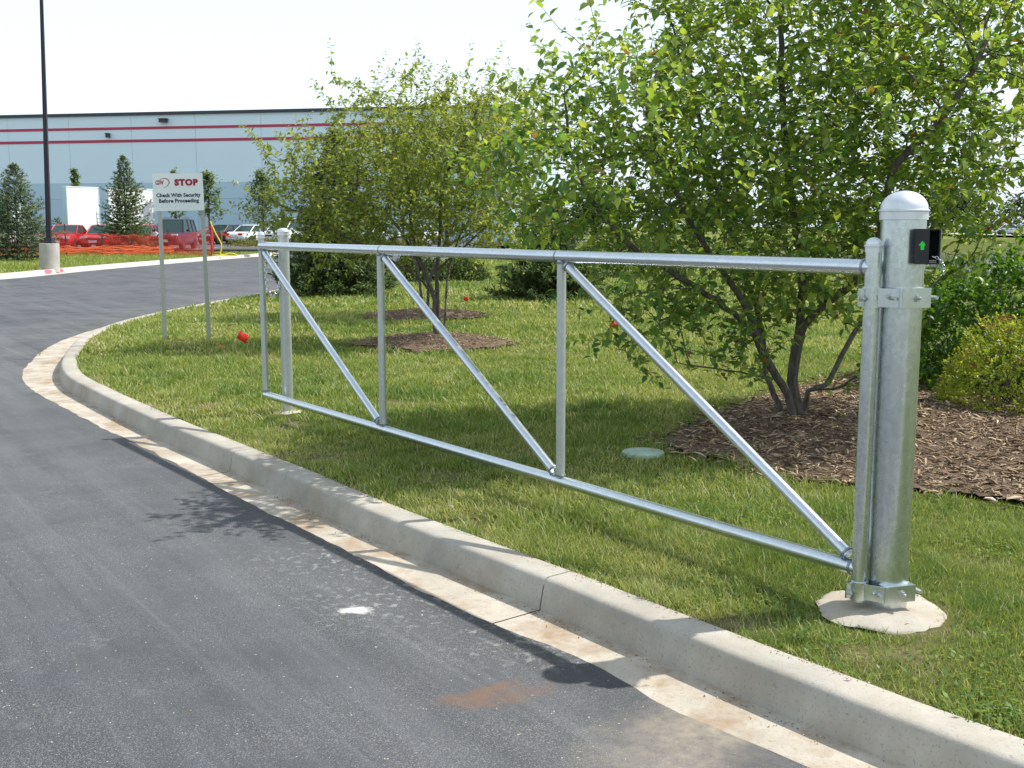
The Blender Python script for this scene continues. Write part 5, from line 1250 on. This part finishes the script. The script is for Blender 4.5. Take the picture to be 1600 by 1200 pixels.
# ================================================================== CARS
def make_car(label, cat, paint, loc, rz, style='sedan', group='cars parked by the warehouse', simple=False):
    """x = right, y = forward(-) : front faces -y"""
    if style == 'suv': L, Wd, H, belt, hood = 4.5, 1.80, 1.76, 1.02, 1.02
    elif style == 'van': L, Wd, H, belt, hood = 4.9, 1.9, 1.85, 1.08, 1.05
    else: L, Wd, H, belt, hood = 4.6, 1.78, 1.42, .88, .84
    rt = thing('parked_car', label, cat, loc, rz, group); w = Wd / 2; f = -L / 2; r = L / 2
    # lower body: sections along y, each half width / heights
    if style == 'sedan': prof = [(f, .34, .60, .80), (f + .12, .25, .70, .90), (f + .5, .22, .76, .97), (f + 1.25, .20, hood + .02, 1), (f + 1.5, .20, belt + .02, 1), (0, .20, belt + .03, 1), (r - 1.1, .20, belt + .04, 1), (r - .3, .24, belt + .03, .96), (r - .08, .3, belt - .08, .88), (r, .38, .66, .82)]
    else: prof = [(f, .38, .72, .84), (f + .1, .28, .86, .92), (f + .5, .25, .95, .98), (f + 1.15, .24, hood, 1), (f + 1.35, .24, belt, 1), (0, .24, belt, 1), (r - .8, .24, belt, 1), (r - .15, .26, belt, .97), (r - .04, .32, belt - .02, .94), (r, .42, .7, .9)]
    V = []; m = 8
    for (y, zb_, zt, ws) in prof:
        ww = w * ws; zm = zb_ + (zt - zb_) * .55
        V += [(-ww * .9, y, zb_), (-ww, y, zb_ + .12), (-ww, y, zm), (-ww * .9, y, zt), (ww * .9, y, zt), (ww, y, zm), (ww, y, zb_ + .12), (ww * .9, y, zb_)]
    k = len(prof); Fc = [(i * m + j, i * m + (j + 1) % m, (i + 1) * m + (j + 1) % m, (i + 1) * m + j) for i in range(k - 1) for j in range(m)] + [tuple(range(m)), tuple((k - 1) * m + j for j in range(m - 1, -1, -1))]
    mb = MB(); mb.add(V, Fc); body = mb.build('body', M[paint], rt, smooth=True, angle=.6)
    # cabin
    if style == 'sedan': cab = (f + 1.35, f + 2.05, r - 1.55, r - .85)
    elif style == 'suv': cab = (f + 1.25, f + 1.85, r - .35, r - .12)
    else: cab = (f + .95, f + 1.75, r - .3, r - .1)
    y0, y1, y2, y3 = cab; wb, wt_ = w * .90, w * .74; z0, z1 = belt - .02, H
    mb = MB(); mb.add([(-wb, y0, z0), (wb, y0, z0), (wb, y3, z0), (-wb, y3, z0), (-wt_, y1, z1 - .05), (wt_, y1, z1 - .05), (wt_, y2, z1 - .05), (-wt_, y2, z1 - .05)], [(0, 1, 5, 4), (1, 2, 6, 5), (2, 3, 7, 6), (3, 0, 4, 7), (4, 5, 6, 7)]); mb.build('windows', M['car_glass'], rt, bevel=.03)
    mb = MB(); mb.add([(-wt_ - .02, y1 - .03, z1 - .055), (wt_ + .02, y1 - .03, z1 - .055), (wt_ + .02, y2 + .03, z1 - .055), (-wt_ - .02, y2 + .03, z1 - .055), (-wt_ * .85, y1 + .15, z1), (wt_ * .85, y1 + .15, z1), (wt_ * .85, y2 - .12, z1), (-wt_ * .85, y2 - .12, z1)], [(0, 1, 5, 4), (1, 2, 6, 5), (2, 3, 7, 6), (3, 0, 4, 7), (4, 5, 6, 7), (3, 2, 1, 0)]); mb.build('roof', M[paint], rt, bevel=.02)
    for sx in (-1, 1):
        for (ya, yb) in [(y0, y1), (y3, y2)] + [(y1 + (y2 - y1) * q + .05, y1 + (y2 - y1) * q) for q in ((.5,) if style == 'sedan' else (.35, .7))]:
            MB().tube([(sx * (wb + .005), ya, z0), (sx * (wt_ + .01), yb, z1 - .05)], .035, 5).build('pillar', M[paint], rt, smooth=True)
    ty = MB().lathe([(.20, -.1), (.31, -.11), (.325, -.08), (.325, .08), (.31, .11), (.20, .1)], 20, M=Matrix.Rotation(PI / 2, 3, 'Y')).mesh('tyre', smooth=True, angle=.6); ty.materials.append(M['tyre'])
    rm = MB().lathe([(.02, -.07), (.2, -.09), (.205, .09), (.02, .07)], 14, M=Matrix.Rotation(PI / 2, 3, 'Y')).mesh('rim'); rm.materials.append(M['rim'])
    for sx in (-1, 1):
        for y in (f + .85, r - .95):
            t_ = link('wheel', ty, rt); t_.location = (sx * (w - .10), y, .325); q = link('rim', rm, t_)
    for sx in (-1, 1):
        MB().box((sx * w * .64, f + .10, .66 if style == 'sedan' else .82), (.38, .16, .14)).build('headlight', M['lamp_clear'], rt, bevel=.02)
        MB().box((sx * w * .68, r - .04, .74 if style == 'sedan' else .85), (.34, .12, .15)).build('tail_light', M['tail_red'], rt, bevel=.02)
        MB().box((sx * (w + .09), y0 + .35, belt + .06), (.18, .1, .13)).build('mirror', M[paint], rt, bevel=.02)
    MB().box((0, f + .01, .56 if style == 'sedan' else .68), (.85, .06, .13)).build('grille', M['trim_black'], rt)
    MB().box((0, f - .02, .42 if style == 'sedan' else .5), (.5, .03, .14)).build('number_plate', M['plate'], rt); MB().box((0, r + .01, .6), (.5, .03, .14)).build('number_plate', M['plate'], rt)
    if style != 'sedan':
        for sx in (-1, 1): MB().tube([(sx * wt_ * .8, y1 + .3, H + .05), (sx * wt_ * .8, y2 - .3, H + .05)], .02, 5).build('roof_rail', M['trim_black'], rt)
    return rt
def car_at(px, d, **kw): p_ = un(px, 370, d=d); make_car(loc=(p_[0], p_[1], .30), **kw)
car_at(106, 68.5, label='red sedan facing the road, right of the lamp pole', cat='car', paint='car_red', rz=math.radians(4))
car_at(163, 69.5, label='red sedan partly hidden by the left side of the tall spruce', cat='car', paint='car_red', rz=math.radians(3))
car_at(222, 69, label='red sedan partly hidden by the right side of the tall spruce', cat='car', paint='car_red', rz=math.radians(3))
car_at(272, 66.5, label='dark sport utility vehicle facing the road below the STOP sign', cat='car', paint='car_dark', rz=math.radians(2), style='suv')
car_at(70, 74, label='silver blue car behind the lamp pole', cat='car', paint='car_blue', rz=math.radians(3))
car_at(5, 73, label='white car at the left edge behind the spruce', cat='car', paint='car_white', rz=math.radians(3))
car_at(350, 84, label='dark maroon sedan beyond the parking island', cat='car', paint='car_maroon', rz=math.radians(-28))
car_at(374, 88, label='black sedan right of the maroon sedan', cat='car', paint='car_black', rz=math.radians(-28))
car_at(398, 84, label='white sedan with its tail lights towards the road', cat='car', paint='car_white', rz=math.radians(152))
car_at(424, 86, label='silver sedan beside the white minivan, tail lights showing', cat='car', paint='car_silver', rz=math.radians(152))
car_at(455, 80, label='white minivan seen just behind the slim gate post', cat='van', paint='car_white', rz=math.radians(-30), style='van')
car_at(580, 82, label='silver sedan glimpsed through the middle tree branches', cat='car', paint='car_silver', rz=math.radians(-30))
car_at(650, 80, label='white sedan glimpsed behind the middle tree stems', cat='car', paint='car_white', rz=math.radians(-30))

# ================================================================== RIGHT BACKGROUND
for i, (px, d, lab, pt) in enumerate(((1580, 150, 'white car far off in the lot beyond the pond', 'car_white'), (1562, 158, 'red car far off in the lot beyond the pond', 'car_red'), (1604, 148, 'silver car far off at the right edge beyond the pond', 'car_silver'))):
    p_ = un(px, 352, d=d); make_car(label=lab, cat='car', paint=pt, loc=(p_[0], p_[1], .42), rz=1.2 + i * .2, group='cars beyond the pond')
ORD = ['first', 'second', 'third', 'fourth', 'fifth', 'sixth', 'seventh', 'eighth', 'ninth', 'tenth', 'eleventh', 'twelfth', 'thirteenth', 'fourteenth', 'fifteenth', 'sixteenth', 'seventeenth']
kinds = ['broad', 'rounded', 'narrow', 'low spreading']
for i in range(17):
    px = 840 + i * 62 + random.uniform(-15, 15); d = random.uniform(180, 240); kd = kinds[i % 4]; hpx = random.uniform(302, 322) 
    park_tree(px, 352, hpx, d, random.uniform(42, 62), f'far {kd} green tree in the tree line beyond the pond, {ORD[i]} from the left', 'far_leaf', n=1300, L=1.0, z0=0, trunk_frac=.12, name='far_tree', group='tree line beyond the pond')
print('objects', len(bpy.data.objects), 'tris', sum(sum(len(p.vertices) - 2 for p in me.polygons) * max(1, me.users) for me in bpy.data.meshes if len(me.polygons) < 20000) + sum(me.loops.__len__() - 2 * len(me.polygons) for me in bpy.data.meshes if len(me.polygons) >= 20000))
